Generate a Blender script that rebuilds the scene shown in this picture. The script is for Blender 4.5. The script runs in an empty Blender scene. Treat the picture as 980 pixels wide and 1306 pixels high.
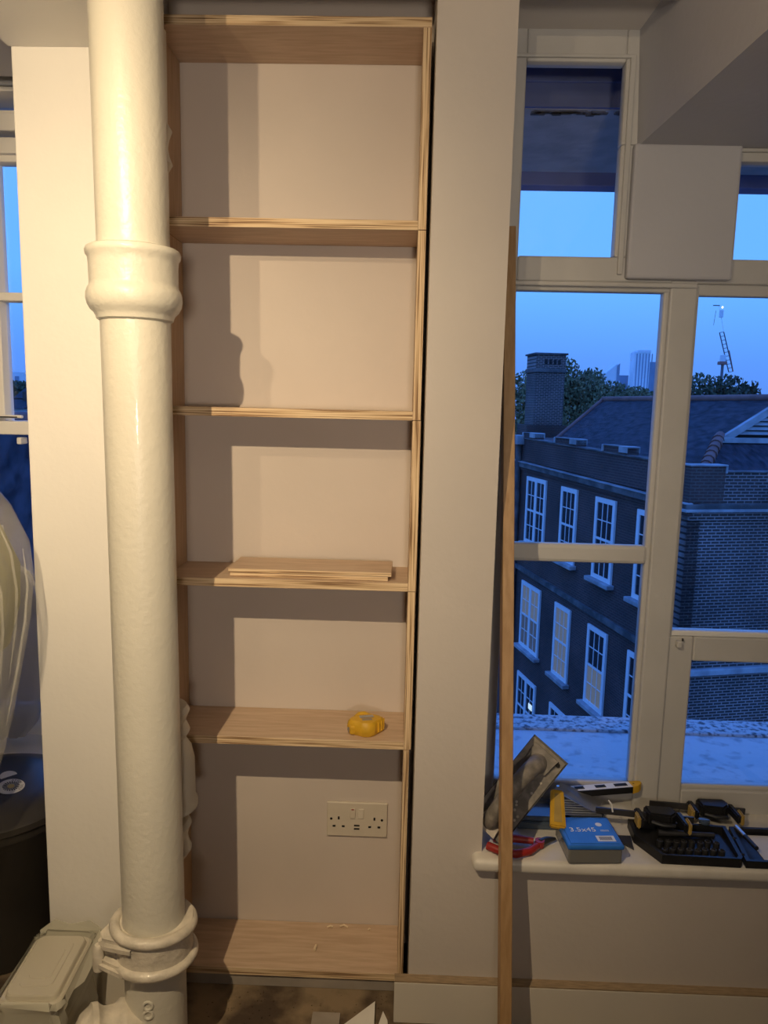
import bpy, bmesh, math, random
from mathutils import Vector, Matrix, Euler
random.seed(7)
SC = bpy.context.scene
COL = SC.collection
PI = math.pi

# ------------------------------------------------------------------ camera
EYE = 1.315
cam_d = bpy.data.cameras.new('camera')
cam_d.sensor_fit = 'VERTICAL'
cam_d.sensor_height = 24.0
cam_d.lens = 950.0 / 1306.0 * 24.0
cam_d.clip_start = 0.02
cam_d.clip_end = 4000
cam = bpy.data.objects.new('camera', cam_d)
COL.objects.link(cam)
dn = Vector((338 - 490, 7310 - 653, 950)).normalized()         # world down in lens axes
ax = 516 - 490
ay = -(dn[0] * ax + dn[2] * 950) / dn[1]
yd = Vector((ax, ay, 950)).normalized()                        # world +Y in lens axes
xd = dn.cross(yd)
if xd[0] < 0:
    xd = -xd
rows = (xd, yd, -dn)
right = Vector([r[0] for r in rows])
up = Vector([-r[1] for r in rows])
back = Vector([-r[2] for r in rows])
cam.matrix_world = Matrix(((right[0], up[0], back[0], 0), (right[1], up[1], back[1], 0),
                           (right[2], up[2], back[2], EYE), (0, 0, 0, 1)))
SC.camera = cam

# ------------------------------------------------------------------ dusk sky
world = bpy.data.worlds.new('dusk_sky')
SC.world = world
world.use_nodes = True
wn, wl = world.node_tree.nodes, world.node_tree.links
wn.clear()
w_out = wn.new('ShaderNodeOutputWorld')
w_bg = wn.new('ShaderNodeBackground')
w_geo = wn.new('ShaderNodeTexCoord')
w_sep = wn.new('ShaderNodeSeparateXYZ')
w_ramp = wn.new('ShaderNodeValToRGB')
wl.new(w_geo.outputs['Generated'], w_sep.inputs[0])
wl.new(w_sep.outputs['Z'], w_ramp.inputs[0])
wl.new(w_ramp.outputs[0], w_bg.inputs[0])
wl.new(w_bg.outputs[0], w_out.inputs[0])
els = w_ramp.color_ramp.elements
els[0].position = 0.0
els[0].color = (0.10, 0.27, 0.86, 1)
els[1].position = 1.0
els[1].color = (0.11, 0.37, 1.75, 1)
for p, c in ((0.06, (0.115, 0.335, 1.02, 1)), (0.15, (0.155, 0.49, 1.25, 1)), (0.32, (0.155, 0.50, 1.5, 1))):
    e = els.new(p)
    e.color = c
w_bg.inputs[1].default_value = 1.1

# ------------------------------------------------------------------ exposure
SC.view_settings.view_transform = 'Standard'
SC.view_settings.look = 'None'
SC.view_settings.gamma = 1.0
SC.view_settings.use_curve_mapping = False
SC.view_settings.exposure = 0.0
LAMP_A = 71.0
LAMP_B = 14.0
FILL_D = 11.0
FILL_C = 54.0
LAMP_COL = (1.0, 0.76, 0.46)
FILL_COL = (1.0, 0.86, 0.70)

# ------------------------------------------------------------------ helpers: materials
def mat(name, col, rough=0.6, var=0.0, vscale=6.0, bump=0.0, bscale=40.0, col2=None, metal=0.0,
        spec=0.5, stretch=(1, 1, 1), coat=0.0, detail=4.0, lo=0.35, hi=0.65):
    m = bpy.data.materials.new(name)
    m.use_nodes = True
    nt = m.node_tree
    n, l = nt.nodes, nt.links
    b = n['Principled BSDF']
    b.inputs['Roughness'].default_value = rough
    b.inputs['Metallic'].default_value = metal
    b.inputs['Specular IOR Level'].default_value = spec
    b.inputs['Coat Weight'].default_value = coat
    b.inputs['Base Color'].default_value = (*col, 1)
    tc = n.new('ShaderNodeTexCoord')
    mp = n.new('ShaderNodeMapping')
    mp.inputs['Scale'].default_value = stretch
    l.new(tc.outputs['Object'], mp.inputs[0])
    if var > 0 or col2:
        if not col2:
            col2 = tuple(c * (1 - var) for c in col)
        nz = n.new('ShaderNodeTexNoise')
        nz.inputs['Scale'].default_value = vscale
        nz.inputs['Detail'].default_value = detail
        l.new(mp.outputs[0], nz.inputs['Vector'])
        rp = n.new('ShaderNodeValToRGB')
        rp.color_ramp.elements[0].position = lo
        rp.color_ramp.elements[1].position = hi
        rp.color_ramp.elements[0].color = (*col2, 1)
        rp.color_ramp.elements[1].color = (*col, 1)
        l.new(nz.outputs[0], rp.inputs[0])
        l.new(rp.outputs[0], b.inputs['Base Color'])
    if bump > 0:
        nb = n.new('ShaderNodeTexNoise')
        nb.inputs['Scale'].default_value = bscale
        nb.inputs['Detail'].default_value = 3
        l.new(mp.outputs[0], nb.inputs['Vector'])
        bp = n.new('ShaderNodeBump')
        bp.inputs['Strength'].default_value = bump
        bp.inputs['Distance'].default_value = 0.004
        l.new(nb.outputs[0], bp.inputs['Height'])
        l.new(bp.outputs[0], b.inputs['Normal'])
    return m

def glass_mat(name, tint=(1, 1, 1), ior=1.45, rough=0.0, dirt=0.0):
    m = bpy.data.materials.new(name)
    m.use_nodes = True
    n, l = m.node_tree.nodes, m.node_tree.links
    n.clear()
    o = n.new('ShaderNodeOutputMaterial')
    t = n.new('ShaderNodeBsdfTransparent')
    t.inputs[0].default_value = (*tint, 1)
    g = n.new('ShaderNodeBsdfGlossy')
    g.inputs['Roughness'].default_value = rough
    f = n.new('ShaderNodeFresnel')
    f.inputs[0].default_value = ior
    mx = n.new('ShaderNodeMixShader')
    l.new(f.outputs[0], mx.inputs[0])
    l.new(t.outputs[0], mx.inputs[1])
    l.new(g.outputs[0], mx.inputs[2])
    last = mx
    if dirt > 0:
        d = n.new('ShaderNodeBsdfDiffuse')
        d.inputs[0].default_value = (0.8, 0.8, 0.8, 1)
        nz = n.new('ShaderNodeTexNoise')
        nz.inputs['Scale'].default_value = 30
        mr = n.new('ShaderNodeMapRange')
        mr.inputs[1].default_value = 0.4
        mr.inputs[2].default_value = 0.8
        mr.inputs[3].default_value = 0.0
        mr.inputs[4].default_value = dirt
        l.new(nz.outputs[0], mr.inputs[0])
        m2 = n.new('ShaderNodeMixShader')
        l.new(mr.outputs[0], m2.inputs[0])
        l.new(mx.outputs[0], m2.inputs[1])
        l.new(d.outputs[0], m2.inputs[2])
        last = m2
    l.new(last.outputs[0], o.inputs[0])
    return m

def plastic_film(name, col, alpha, rough=0.15):
    m = bpy.data.materials.new(name)
    m.use_nodes = True
    n, l = m.node_tree.nodes, m.node_tree.links
    b = n['Principled BSDF']
    b.inputs['Base Color'].default_value = (*col, 1)
    b.inputs['Roughness'].default_value = rough
    b.inputs['Alpha'].default_value = alpha
    b.inputs['Coat Weight'].default_value = 0.3
    return m

def emit_mat(name, col, s):
    m = bpy.data.materials.new(name)
    m.use_nodes = True
    b = m.node_tree.nodes['Principled BSDF']
    b.inputs['Base Color'].default_value = (*col, 1)
    b.inputs['Emission Color'].default_value = (*col, 1)
    b.inputs['Emission Strength'].default_value = s
    return m

def ply_edge(name, axis):
    m = bpy.data.materials.new(name)
    m.use_nodes = True
    n, l = m.node_tree.nodes, m.node_tree.links
    b = n['Principled BSDF']
    b.inputs['Roughness'].default_value = 0.75
    tc = n.new('ShaderNodeTexCoord')
    mp = n.new('ShaderNodeMapping')
    sc = [5.0, 5.0, 5.0]
    sc[axis] = 330.0
    mp.inputs['Scale'].default_value = sc
    l.new(tc.outputs['Object'], mp.inputs[0])
    nz = n.new('ShaderNodeTexNoise')
    nz.inputs['Scale'].default_value = 1.0
    nz.inputs['Detail'].default_value = 2.5
    l.new(mp.outputs[0], nz.inputs['Vector'])
    rp = n.new('ShaderNodeValToRGB')
    r = rp.color_ramp
    r.elements[0].position = 0.36
    r.elements[0].color = (0.20, 0.11, 0.055, 1)
    r.elements[1].position = 0.62
    r.elements[1].color = (0.74, 0.58, 0.38, 1)
    e1 = r.elements.new(0.43)
    e1.color = (0.42, 0.28, 0.155, 1)
    e2 = r.elements.new(0.50)
    e2.color = (0.62, 0.45, 0.275, 1)
    l.new(nz.outputs[0], rp.inputs[0])
    l.new(rp.outputs[0], b.inputs['Base Color'])
    bp = n.new('ShaderNodeBump')
    bp.inputs['Strength'].default_value = 0.3
    bp.inputs['Distance'].default_value = 0.001
    l.new(nz.outputs[0], bp.inputs['Height'])
    l.new(bp.outputs[0], b.inputs['Normal'])
    return m

def brick_mat(name, swiz, c1, c2, mortar, bw=0.225, rh=0.075, ms=0.012):
    m = bpy.data.materials.new(name)
    m.use_nodes = True
    n, l = m.node_tree.nodes, m.node_tree.links
    b = n['Principled BSDF']
    b.inputs['Roughness'].default_value = 0.85
    tc = n.new('ShaderNodeTexCoord')
    sp = n.new('ShaderNodeSeparateXYZ')
    cb = n.new('ShaderNodeCombineXYZ')
    l.new(tc.outputs['Object'], sp.inputs[0])
    l.new(sp.outputs[swiz[0]], cb.inputs[0])
    l.new(sp.outputs[swiz[1]], cb.inputs[1])
    br = n.new('ShaderNodeTexBrick')
    br.inputs['Scale'].default_value = 1.0
    br.inputs['Brick Width'].default_value = bw
    br.inputs['Row Height'].default_value = rh
    br.inputs['Mortar Size'].default_value = ms
    br.inputs['Mortar Smooth'].default_value = 0.1
    br.inputs['Color1'].default_value = (*c1, 1)
    br.inputs['Color2'].default_value = (*c2, 1)
    br.inputs['Mortar'].default_value = (*mortar, 1)
    l.new(cb.outputs[0], br.inputs['Vector'])
    nz = n.new('ShaderNodeTexNoise')
    nz.inputs['Scale'].default_value = 0.7
    nz.inputs['Detail'].default_value = 5
    l.new(tc.outputs['Object'], nz.inputs['Vector'])
    mr = n.new('ShaderNodeMapRange')
    mr.inputs[1].default_value = 0.3
    mr.inputs[2].default_value = 0.7
    mr.inputs[3].default_value = 0.55
    mr.inputs[4].default_value = 1.25
    l.new(nz.outputs[0], mr.inputs[0])
    mx = n.new('ShaderNodeMixRGB')
    mx.blend_type = 'MULTIPLY'
    mx.inputs[0].default_value = 1
    l.new(br.outputs['Color'], mx.inputs[1])
    l.new(mr.outputs[0], mx.inputs[2])
    l.new(mx.outputs[0], b.inputs['Base Color'])
    return m

M = {}
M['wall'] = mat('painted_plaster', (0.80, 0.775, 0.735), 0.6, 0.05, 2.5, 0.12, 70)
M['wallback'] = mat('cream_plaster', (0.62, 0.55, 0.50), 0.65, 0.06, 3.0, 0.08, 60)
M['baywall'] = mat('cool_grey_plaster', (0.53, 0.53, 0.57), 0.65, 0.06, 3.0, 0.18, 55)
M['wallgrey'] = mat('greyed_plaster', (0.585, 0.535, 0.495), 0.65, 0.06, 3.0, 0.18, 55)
M['ceil'] = mat('ceiling_paint', (0.72, 0.68, 0.64), 0.75, 0.05, 2.0, 0.05, 40)
M['room'] = mat('room_paint', (0.74, 0.68, 0.60), 0.8)
M['pipe'] = mat('thick_gloss_paint', (0.655, 0.63, 0.55), 0.36, 0.05, 5.0, 0.28, 85, coat=0.15)
M['pipe_rough'] = mat('flaking_gloss_paint', (0.72, 0.66, 0.56), 0.42, 0.25, 30.0, 0.7, 60, coat=0.1)
M['frame'] = mat('window_paint', (0.57, 0.56, 0.545), 0.45, 0.08, 7.0, 0.12, 50)
M['sill'] = mat('sill_paint', (0.70, 0.67, 0.62), 0.4, 0.12, 14.0, 0.12, 30)
M['base'] = mat('skirting_paint', (0.66, 0.62, 0.55), 0.5, 0.04, 5.0)
M['rawwood'] = mat('raw_trim_wood', (0.37, 0.27, 0.17), 0.8, 0.3, 40, 0.2, 60, stretch=(1, 6, 6))
M['floor'] = mat('dusty_subfloor', (0.25, 0.185, 0.115), 0.9, 0, 9.0, 0.8, 30, col2=(0.065, 0.043, 0.028), detail=8, lo=0.42, hi=0.62)
M['ply'] = mat('birch_ply_face', (0.60, 0.45, 0.33), 0.6, 0, 9.0, 0.08, 60, col2=(0.50, 0.36, 0.25), stretch=(1.2, 11, 11), detail=6)
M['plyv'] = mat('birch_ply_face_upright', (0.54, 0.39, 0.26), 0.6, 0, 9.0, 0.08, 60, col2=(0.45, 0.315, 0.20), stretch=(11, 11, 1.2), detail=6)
M['chip'] = mat('pale_wood_chip', (0.80, 0.66, 0.47), 0.8)
M['edge_z'] = ply_edge('ply_edge_flat', 2)
M['edge_x'] = ply_edge('ply_edge_upright', 0)
M['batten'] = mat('planed_pine', (0.44, 0.275, 0.135), 0.5, 0, 8.0, 0.1, 40, col2=(0.35, 0.205, 0.09), stretch=(14, 14, 0.8), detail=5)
M['socket'] = mat('socket_metal', (0.62, 0.56, 0.47), 0.38, 0.04, 30)
M['white_pl'] = mat('switch_plastic', (0.66, 0.60, 0.51), 0.35)
M['black'] = mat('black_plastic', (0.014, 0.014, 0.016), 0.45, 0.3, 30)
M['blackhole'] = mat('dark_slot', (0.006, 0.005, 0.005), 0.8)
M['yellow'] = mat('yellow_rubber', (0.72, 0.42, 0.025), 0.5, 0.22, 25, 0.3, 60)
M['ochre'] = mat('ochre_pad', (0.50, 0.34, 0.09), 0.55, 0.2, 25)
M['steel'] = mat('steel', (0.55, 0.56, 0.58), 0.30, 0.12, 20, metal=0.9)
M['dsteel'] = mat('dark_steel', (0.10, 0.10, 0.11), 0.4, 0.2, 20, metal=0.7)
M['red'] = mat('red_grip', (0.36, 0.025, 0.02), 0.45, 0.25, 25)
M['float'] = mat('plaster_spattered_plastic', (0.30, 0.27, 0.24), 0.6, 0, 55, 0.4, 60, col2=(0.17, 0.155, 0.14), lo=0.4, hi=0.7)
M['plaster'] = mat('dried_plaster', (0.62, 0.57, 0.50), 0.9, 0.2, 30, 0.3, 50)
M['green'] = mat('green_gaffer', (0.02, 0.12, 0.06), 0.6)
M['bluelid'] = mat('blue_lid', (0.03, 0.17, 0.62), 0.25, 0.15, 20)
M['clearbox'] = plastic_film('smoked_clear_plastic', (0.22, 0.22, 0.21), 0.82, 0.2)
M['slatebox'] = plastic_film('slate_clear_plastic', (0.07, 0.10, 0.15), 0.85, 0.15)
M['paper'] = mat('paper', (0.72, 0.70, 0.66), 0.8, 0.05, 20)
M['card'] = mat('grey_card', (0.34, 0.30, 0.26), 0.85, 0.15, 20)
M['ink'] = mat('black_ink', (0.02, 0.02, 0.02), 0.7)
M['inkw'] = mat('white_ink', (0.80, 0.82, 0.86), 0.6)
M['glass'] = glass_mat('window_glass', (0.97, 0.985, 1.0))
M['bin'] = mat('charcoal_plastic', (0.038, 0.034, 0.03), 0.42, 0.15, 8)
M['film'] = plastic_film('clear_dust_sheet', (0.75, 0.74, 0.68), 0.24, 0.08)
M['film2'] = plastic_film('milky_plastic', (0.62, 0.62, 0.64), 0.75, 0.3)
M['bag'] = plastic_film('thin_white_bag', (0.62, 0.60, 0.50), 0.72, 0.25)
M['lid'] = plastic_film('frosted_lid', (0.60, 0.56, 0.46), 0.85, 0.2)
M['olive'] = mat('olive_cloth', (0.24, 0.22, 0.075), 0.85, 0, 9, 0.4, 30, col2=(0.10, 0.10, 0.035))
M['greycloth'] = mat('grey_cloth', (0.22, 0.22, 0.21), 0.85, 0.3, 9)
M['wedgeboard'] = mat('sticker_green', (0.10, 0.17, 0.05), 0.6)
M['gold'] = mat('sticker_gold', (0.55, 0.42, 0.16), 0.6)
M['lamp_body'] = mat('white_spotlight_enamel', (0.75, 0.73, 0.70), 0.4)
# outside
M['brick_f'] = brick_mat('stock_brick_front', ('X', 'Z'), (0.040, 0.026, 0.024), (0.062, 0.040, 0.034), (0.27, 0.235, 0.225), ms=0.013)
M['brick_s'] = brick_mat('stock_brick_side', ('Y', 'Z'), (0.075, 0.036, 0.032), (0.052, 0.028, 0.026), (0.10, 0.075, 0.068), ms=0.012)
M['brick_r'] = brick_mat('red_brick_front', ('X', 'Z'), (0.085, 0.040, 0.032), (0.065, 0.034, 0.028), (0.11, 0.095, 0.085))
M['stone'] = mat('weathered_stone', (0.17, 0.165, 0.16), 0.85, 0.65, 2.0, lo=0.4, hi=0.7)
M['lead'] = mat('white_lead_capping', (0.42, 0.43, 0.44), 0.6, 0.45, 2.0)
M['ridge'] = mat('terracotta_ridge', (0.26, 0.12, 0.095), 0.8, 0.35, 2.0)
M['slate'] = mat('wet_slate', (0.052, 0.054, 0.066), 0.75, 0, 5.0, 0.0, 10, col2=(0.012, 0.013, 0.018), detail=9, stretch=(1.6, 0.6, 1), spec=0.2)
M['sash'] = mat('white_sash_paint', (0.82, 0.82, 0.82), 0.5, 0.06, 3)
M['darkpane'] = mat('dark_window_pane', (0.03, 0.03, 0.034), 0.15, 0.4, 2.0, spec=0.5)
M['litpane'] = emit_mat('dim_lit_curtain', (0.28, 0.25, 0.18), 0.27)
M['halfpane'] = emit_mat('faintly_lit_room', (0.16, 0.145, 0.12), 0.15)
M['bulb'] = emit_mat('bright_tube', (0.8, 0.95, 0.8), 0.7)
M['ledge'] = mat('painted_asphalt_ledge', (0.66, 0.66, 0.66), 0.75, 0, 26, 0.6, 40, col2=(0.40, 0.40, 0.41), lo=0.30, hi=0.46, detail=7)
M['ledge_k'] = mat('gritty_kerb', (0.62, 0.62, 0.62), 0.8, 0, 60, 0.8, 70, col2=(0.12, 0.12, 0.13), lo=0.36, hi=0.54, detail=8)
M['soffit'] = mat('stained_concrete_soffit', (0.52, 0.48, 0.45), 0.9, 0, 14, 0.4, 40, col2=(0.40, 0.37, 0.35), detail=8)
M['soffitb'] = mat('blue_grey_concrete', (0.16, 0.19, 0.36), 0.9, 0.3, 6)  # blue-grey concrete for lip, lintel and fascia
M['grime'] = mat('black_grime', (0.02, 0.02, 0.02), 0.95, 0, 40, 0.9, 60, col2=(0.14, 0.13, 0.13), lo=0.5, hi=0.75, detail=8)
M['leaf'] = mat('dusk_foliage', (0.22, 0.22, 0.11), 0.8, 0.45, 0.4)
M['leafd'] = mat('dark_dusk_foliage', (0.09, 0.105, 0.05), 0.7, 0.5, 0.5)
M['bark'] = mat('bark', (0.06, 0.05, 0.04), 0.9, 0.3, 3)
M['tower'] = mat('pale_tower_cladding', (0.90, 0.90, 0.90), 0.5, 0.06, 0.02)
M['towerg'] = mat('tower_glass', (0.30, 0.36, 0.46), 0.3, 0.2, 0.05)
M['crane_m'] = mat('crane_steel', (0.16, 0.15, 0.17), 0.6)
M['crane_r'] = mat('crane_red', (0.40, 0.16, 0.12), 0.6)
M['crane_l'] = emit_mat('crane_lamp', (1.0, 0.85, 0.7), 1.6)
M['house'] = mat('pale_render', (0.50, 0.50, 0.50), 0.8, 0.3, 0.3)
M['ground'] = mat('dark_street', (0.05, 0.05, 0.05), 0.9)

# ------------------------------------------------------------------ helpers: objects
BASE = {}
def tag(o, label=None, cat=None, group=None, kind=None):
    if label: o['label'] = label
    if cat: o['category'] = cat
    if group: o['group'] = group
    if kind: o['kind'] = kind
    return o

def thing(name, label, cat, base=(0, 0, 0), rot=None, group=None, kind=None):
    """Empty at the thing's base. With rot the parts are in local axes, without it in room axes."""
    o = bpy.data.objects.new(name, None)
    o.empty_display_size = 0.05
    COL.objects.link(o)
    o.location = base
    if rot is not None:
        o.rotation_euler = rot
        BASE[o.name] = Vector((0, 0, 0))
    else:
        BASE[o.name] = Vector(base)
    tag(o, label, cat, group, kind)
    return o

def obj(name, bm, m, parent=None, smooth=False, kind=None, label=None):
    if parent is not None:
        b = BASE[parent.name]
        if b.length > 0:
            bmesh.ops.translate(bm, verts=bm.verts, vec=-b)
    bmesh.ops.recalc_face_normals(bm, faces=bm.faces)
    me = bpy.data.meshes.new(name)
    bm.to_mesh(me)
    bm.free()
    for mm in (m if isinstance(m, (list, tuple)) else [m]):
        me.materials.append(M[mm] if isinstance(mm, str) else mm)
    if smooth:
        for p in me.polygons:
            p.use_smooth = True
        me.set_sharp_from_angle(angle=math.radians(38))
    o = bpy.data.objects.new(name, me)
    COL.objects.link(o)
    if parent is not None:
        o.parent = parent
        BASE[o.name] = BASE[parent.name]
    else:
        BASE[o.name] = Vector((0, 0, 0))
    if kind: o['kind'] = kind
    if label: o['label'] = label
    return o

def copy_of(o, loc, parent):
    c = o.copy()
    COL.objects.link(c)
    c.parent = parent
    c.location = loc
    BASE[c.name] = BASE[parent.name]
    return c

def box(bm, x, y, z, bev=0.0, seg=2, mi=0):
    r = bmesh.ops.create_cube(bm, size=1.0)
    vs = r['verts']
    for v in vs:
        v.co = Vector(((x[0] + x[1]) / 2 + v.co.x * (x[1] - x[0]),
                       (y[0] + y[1]) / 2 + v.co.y * (y[1] - y[0]),
                       (z[0] + z[1]) / 2 + v.co.z * (z[1] - z[0])))
    fs = set(f for v in vs for f in v.link_faces)
    for f in fs:
        f.material_index = mi
    if bev > 0:
        es = list(set(e for v in vs for e in v.link_edges))
        bmesh.ops.bevel(bm, geom=es, offset=bev, segments=seg, affect='EDGES', profile=0.5)
    return bm

def NB():
    return bmesh.new()

def B(x, y, z, bev=0.0, seg=2):
    return box(bmesh.new(), x, y, z, bev, seg)

def lathe(bm, prof, c=(0, 0, 0), n=40, axis=(0, 0, 1), cap=True):
    """prof: list of (radius, height along axis)."""
    q = Vector((0, 0, 1)).rotation_difference(Vector(axis).normalized())
    rings = []
    for r, h in prof:
        ring = []
        for i in range(n):
            a = 2 * PI * i / n
            ring.append(bm.verts.new(Vector(c) + q @ Vector((r * math.cos(a), r * math.sin(a), h))))
        rings.append(ring)
    for a, b in zip(rings, rings[1:]):
        for i in range(n):
            bm.faces.new((a[i], a[(i + 1) % n], b[(i + 1) % n], b[i]))
    if cap:
        bm.faces.new(list(reversed(rings[0])))
        bm.faces.new(rings[-1])
    return bm

def tube(bm, pts, rad, n=12, flat=1.0):
    pts = [Vector(p) for p in pts]
    rads = rad if isinstance(rad, (list, tuple)) else [rad] * len(pts)
    rings = []
    prev = None
    for i, p in enumerate(pts):
        t = (pts[min(i + 1, len(pts) - 1)] - pts[max(i - 1, 0)]).normalized()
        if prev is None:
            u = t.orthogonal().normalized()
        else:
            u = (prev - t * prev.dot(t)).normalized()
        prev = u
        w = t.cross(u)
        rings.append([bm.verts.new(p + (u * math.cos(2 * PI * k / n) + w * math.sin(2 * PI * k / n) * flat) * rads[i]) for k in range(n)])
    for a, b in zip(rings, rings[1:]):
        for k in range(n):
            bm.faces.new((a[k], a[(k + 1) % n], b[(k + 1) % n], b[k]))
    bm.faces.new(list(reversed(rings[0])))
    bm.faces.new(rings[-1])
    return bm

def torus(bm, c, R, r, n=48, k=12, axis=(0, 0, 1), sq=1.0):
    q = Vector((0, 0, 1)).rotation_difference(Vector(axis).normalized())
    rings = []
    for i in range(n):
        a = 2 * PI * i / n
        ring = []
        for j in range(k):
            b = 2 * PI * j / k
            ring.append(bm.verts.new(Vector(c) + q @ Vector(((R + r * math.cos(b)) * math.cos(a), (R + r * math.cos(b)) * math.sin(a), r * sq * math.sin(b)))))
        rings.append(ring)
    for i in range(n):
        a, b = rings[i], rings[(i + 1) % n]
        for j in range(k):
            bm.faces.new((a[j], b[j], b[(j + 1) % k], a[(j + 1) % k]))
    return bm

def prism(bm, poly, vec):
    """poly: list of 3-D points, extruded by vec."""
    a = [bm.verts.new(Vector(p)) for p in poly]
    b = [bm.verts.new(Vector(p) + Vector(vec)) for p in poly]
    n = len(a)
    bm.faces.new(list(reversed(a)))
    bm.faces.new(b)
    for i in range(n):
        bm.faces.new((a[i], a[(i + 1) % n], b[(i + 1) % n], b[i]))
    return bm

def text_obj(name, s, size, m, parent, mtx, depth=0.0006, align='CENTER'):
    cu = bpy.data.curves.new(name, 'FONT')
    cu.body = s
    cu.size = size
    cu.extrude = depth
    cu.align_x = align
    t = bpy.data.objects.new(name, cu)
    COL.objects.link(t)
    dg = bpy.context.evaluated_depsgraph_get()
    me = bpy.data.meshes.new_from_object(t.evaluated_get(dg))
    bpy.data.objects.remove(t)
    bpy.data.curves.remove(cu)
    me.transform(mtx)
    if BASE[parent.name].length > 0:
        me.transform(Matrix.Translation(-BASE[parent.name]))
    me.materials.clear()
    me.materials.append(M[m])
    o = bpy.data.objects.new(name, me)
    COL.objects.link(o)
    o.parent = parent
    BASE[o.name] = BASE[parent.name]
    return o

def struct(name, bm, m, parent=None, smooth=False, label=None):
    o = obj(name, bm, m, parent, smooth, label=label)
    if parent is None:
        o['kind'] = 'structure'
    return o

def ply_board(name, x, y, z, thick, parent=None, mats=('ply', 'edge_z')):
    """board with plain faces and laminated edges; thick = index of the thickness axis."""
    bm = B(x, y, z)
    for f in bm.faces:
        f.normal_update()
        nn = f.normal
        f.material_index = 0 if abs(nn[thick]) > 0.9 else 1
    bmesh.ops.bevel(bm, geom=list(bm.edges), offset=0.0006, segments=1, affect='EDGES')
    return obj(name, bm, list(mats), parent)

# ================================================================== STRUCTURE
YB, YF, YN, YW = 1.675, 1.515, 1.456, 1.642      # alcove back, shelf front, wall face, window face
CZ = 2.040                                        # ceiling
# floor
bm = B((-2.6, 2.3), (-2.3, 1.95), (-0.06, 0.0))
struct('floor', bm, 'floor')
# ceiling: main part, the higher bay over the window
bm = NB()
box(bm, (-2.6, -0.515), (-2.3, 1.80), (CZ, CZ + 0.25))
box(bm, (-0.515, 0.041), (-2.3, 1.38), (CZ, CZ + 0.25))
box(bm, (0.041, 0.19), (-2.3, 1.75), (CZ, CZ + 0.25))
box(bm, (-0.515, 0.041), (1.38, 1.80), (2.25, CZ + 0.25))
box(bm, (0.19, 2.3), (-2.3, 1.452), (CZ, CZ + 0.25))
box(bm, (0.19, 2.3), (1.452, 1.75), (2.079, CZ + 0.25))
struct('ceiling', bm, 'ceil')
# recess ceiling over the other window
struct('ceiling_recess', B((-1.8, -0.72), (1.466, 2.1), (2.20, 2.29)), 'wall')
# alcove back wall
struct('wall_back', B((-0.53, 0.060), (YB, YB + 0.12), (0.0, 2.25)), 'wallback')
# pier on the left, carrying a beam that runs towards the camera
bm = B((-0.746, -0.514), (YN + 0.010, YB + 0.12), (0.0, CZ), 0.003)
struct('wall_left', bm, 'wall')
bm = B((-0.752, -0.515), (-2.2, YN + 0.012), (1.957, CZ + 0.01), 0.003)
struct('ceiling_beam', bm, 'wall')
# pier and window breast on the right
bm = NB()
prism(bm, [(0.041, YN, 0), (2.25, YN, 0), (2.25, YN, CZ), (1.30, YN, CZ), (1.30, YN, 0.362), (0.187, YN, 0.362), (0.187, YN, CZ), (0.041, YN, CZ)], (0, 0.25, 0))
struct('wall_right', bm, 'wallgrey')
# dropped ceiling to the right of the window bay, its side slightly battered
bm = NB()
poly = [(0.455, 1.66, 2.085), (0.465, 1.66, 1.855), (0.575, 0.10, 1.855), (0.52, 0.10, 2.085)]
poly2 = [(2.25, 1.66, 2.085), (2.25, 1.66, 1.845), (2.25, 0.10, 1.845), (2.25, 0.10, 2.085)]
a = [bm.verts.new(p) for p in poly]
b = [bm.verts.new(p) for p in poly2]
bm.faces.new(a); bm.faces.new(list(reversed(b)))
for i in range(4):
    bm.faces.new((a[i], a[(i + 1) % 4], b[(i + 1) % 4], b[i]))
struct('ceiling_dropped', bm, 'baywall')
# the rest of the room, behind and beside the camera
struct('wall_rear', B((-2.7, 2.4), (-2.4, -2.3), (0, CZ)), 'room')
struct('wall_far_left', B((-2.7, -2.6), (-2.4, 2.1), (0, 2.29)), 'room')
struct('wall_far_right', B((2.25, 2.35), (-2.4, 1.8), (0, CZ + 0.1)), 'room')
bm = NB()
box(bm, (-2.7, -1.8), (1.466, 1.60), (0, 2.29))
box(bm, (-1.8, -0.72), (1.94, 2.08), (0, 0.40))
box(bm, (-1.8, -0.72), (1.94, 2.08), (2.06, 2.29))
box(bm, (-0.80, -0.70), (1.80, 2.08), (0, 2.29))
box(bm, (-1.86, -1.72), (1.45, 2.08), (0, 2.29))
struct('wall_recess', bm, 'wall')

# skirting boards
t = obj('baseboard_right', B((0.011, 2.25), (1.434, YN), (0.0, 0.0965), 0.002), 'base'); tag(t, kind='structure')
obj('raw_top_edge', B((0.011, 2.25), (1.4345, YN), (0.0965, 0.0995)), 'rawwood', t, label='bare tan wood along the top of the skirting')
t = obj('baseboard_left', B((-0.752, -0.53), (1.448, YN + 0.010), (0.0, 0.115), 0.003), 'base'); tag(t, kind='structure')

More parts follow.
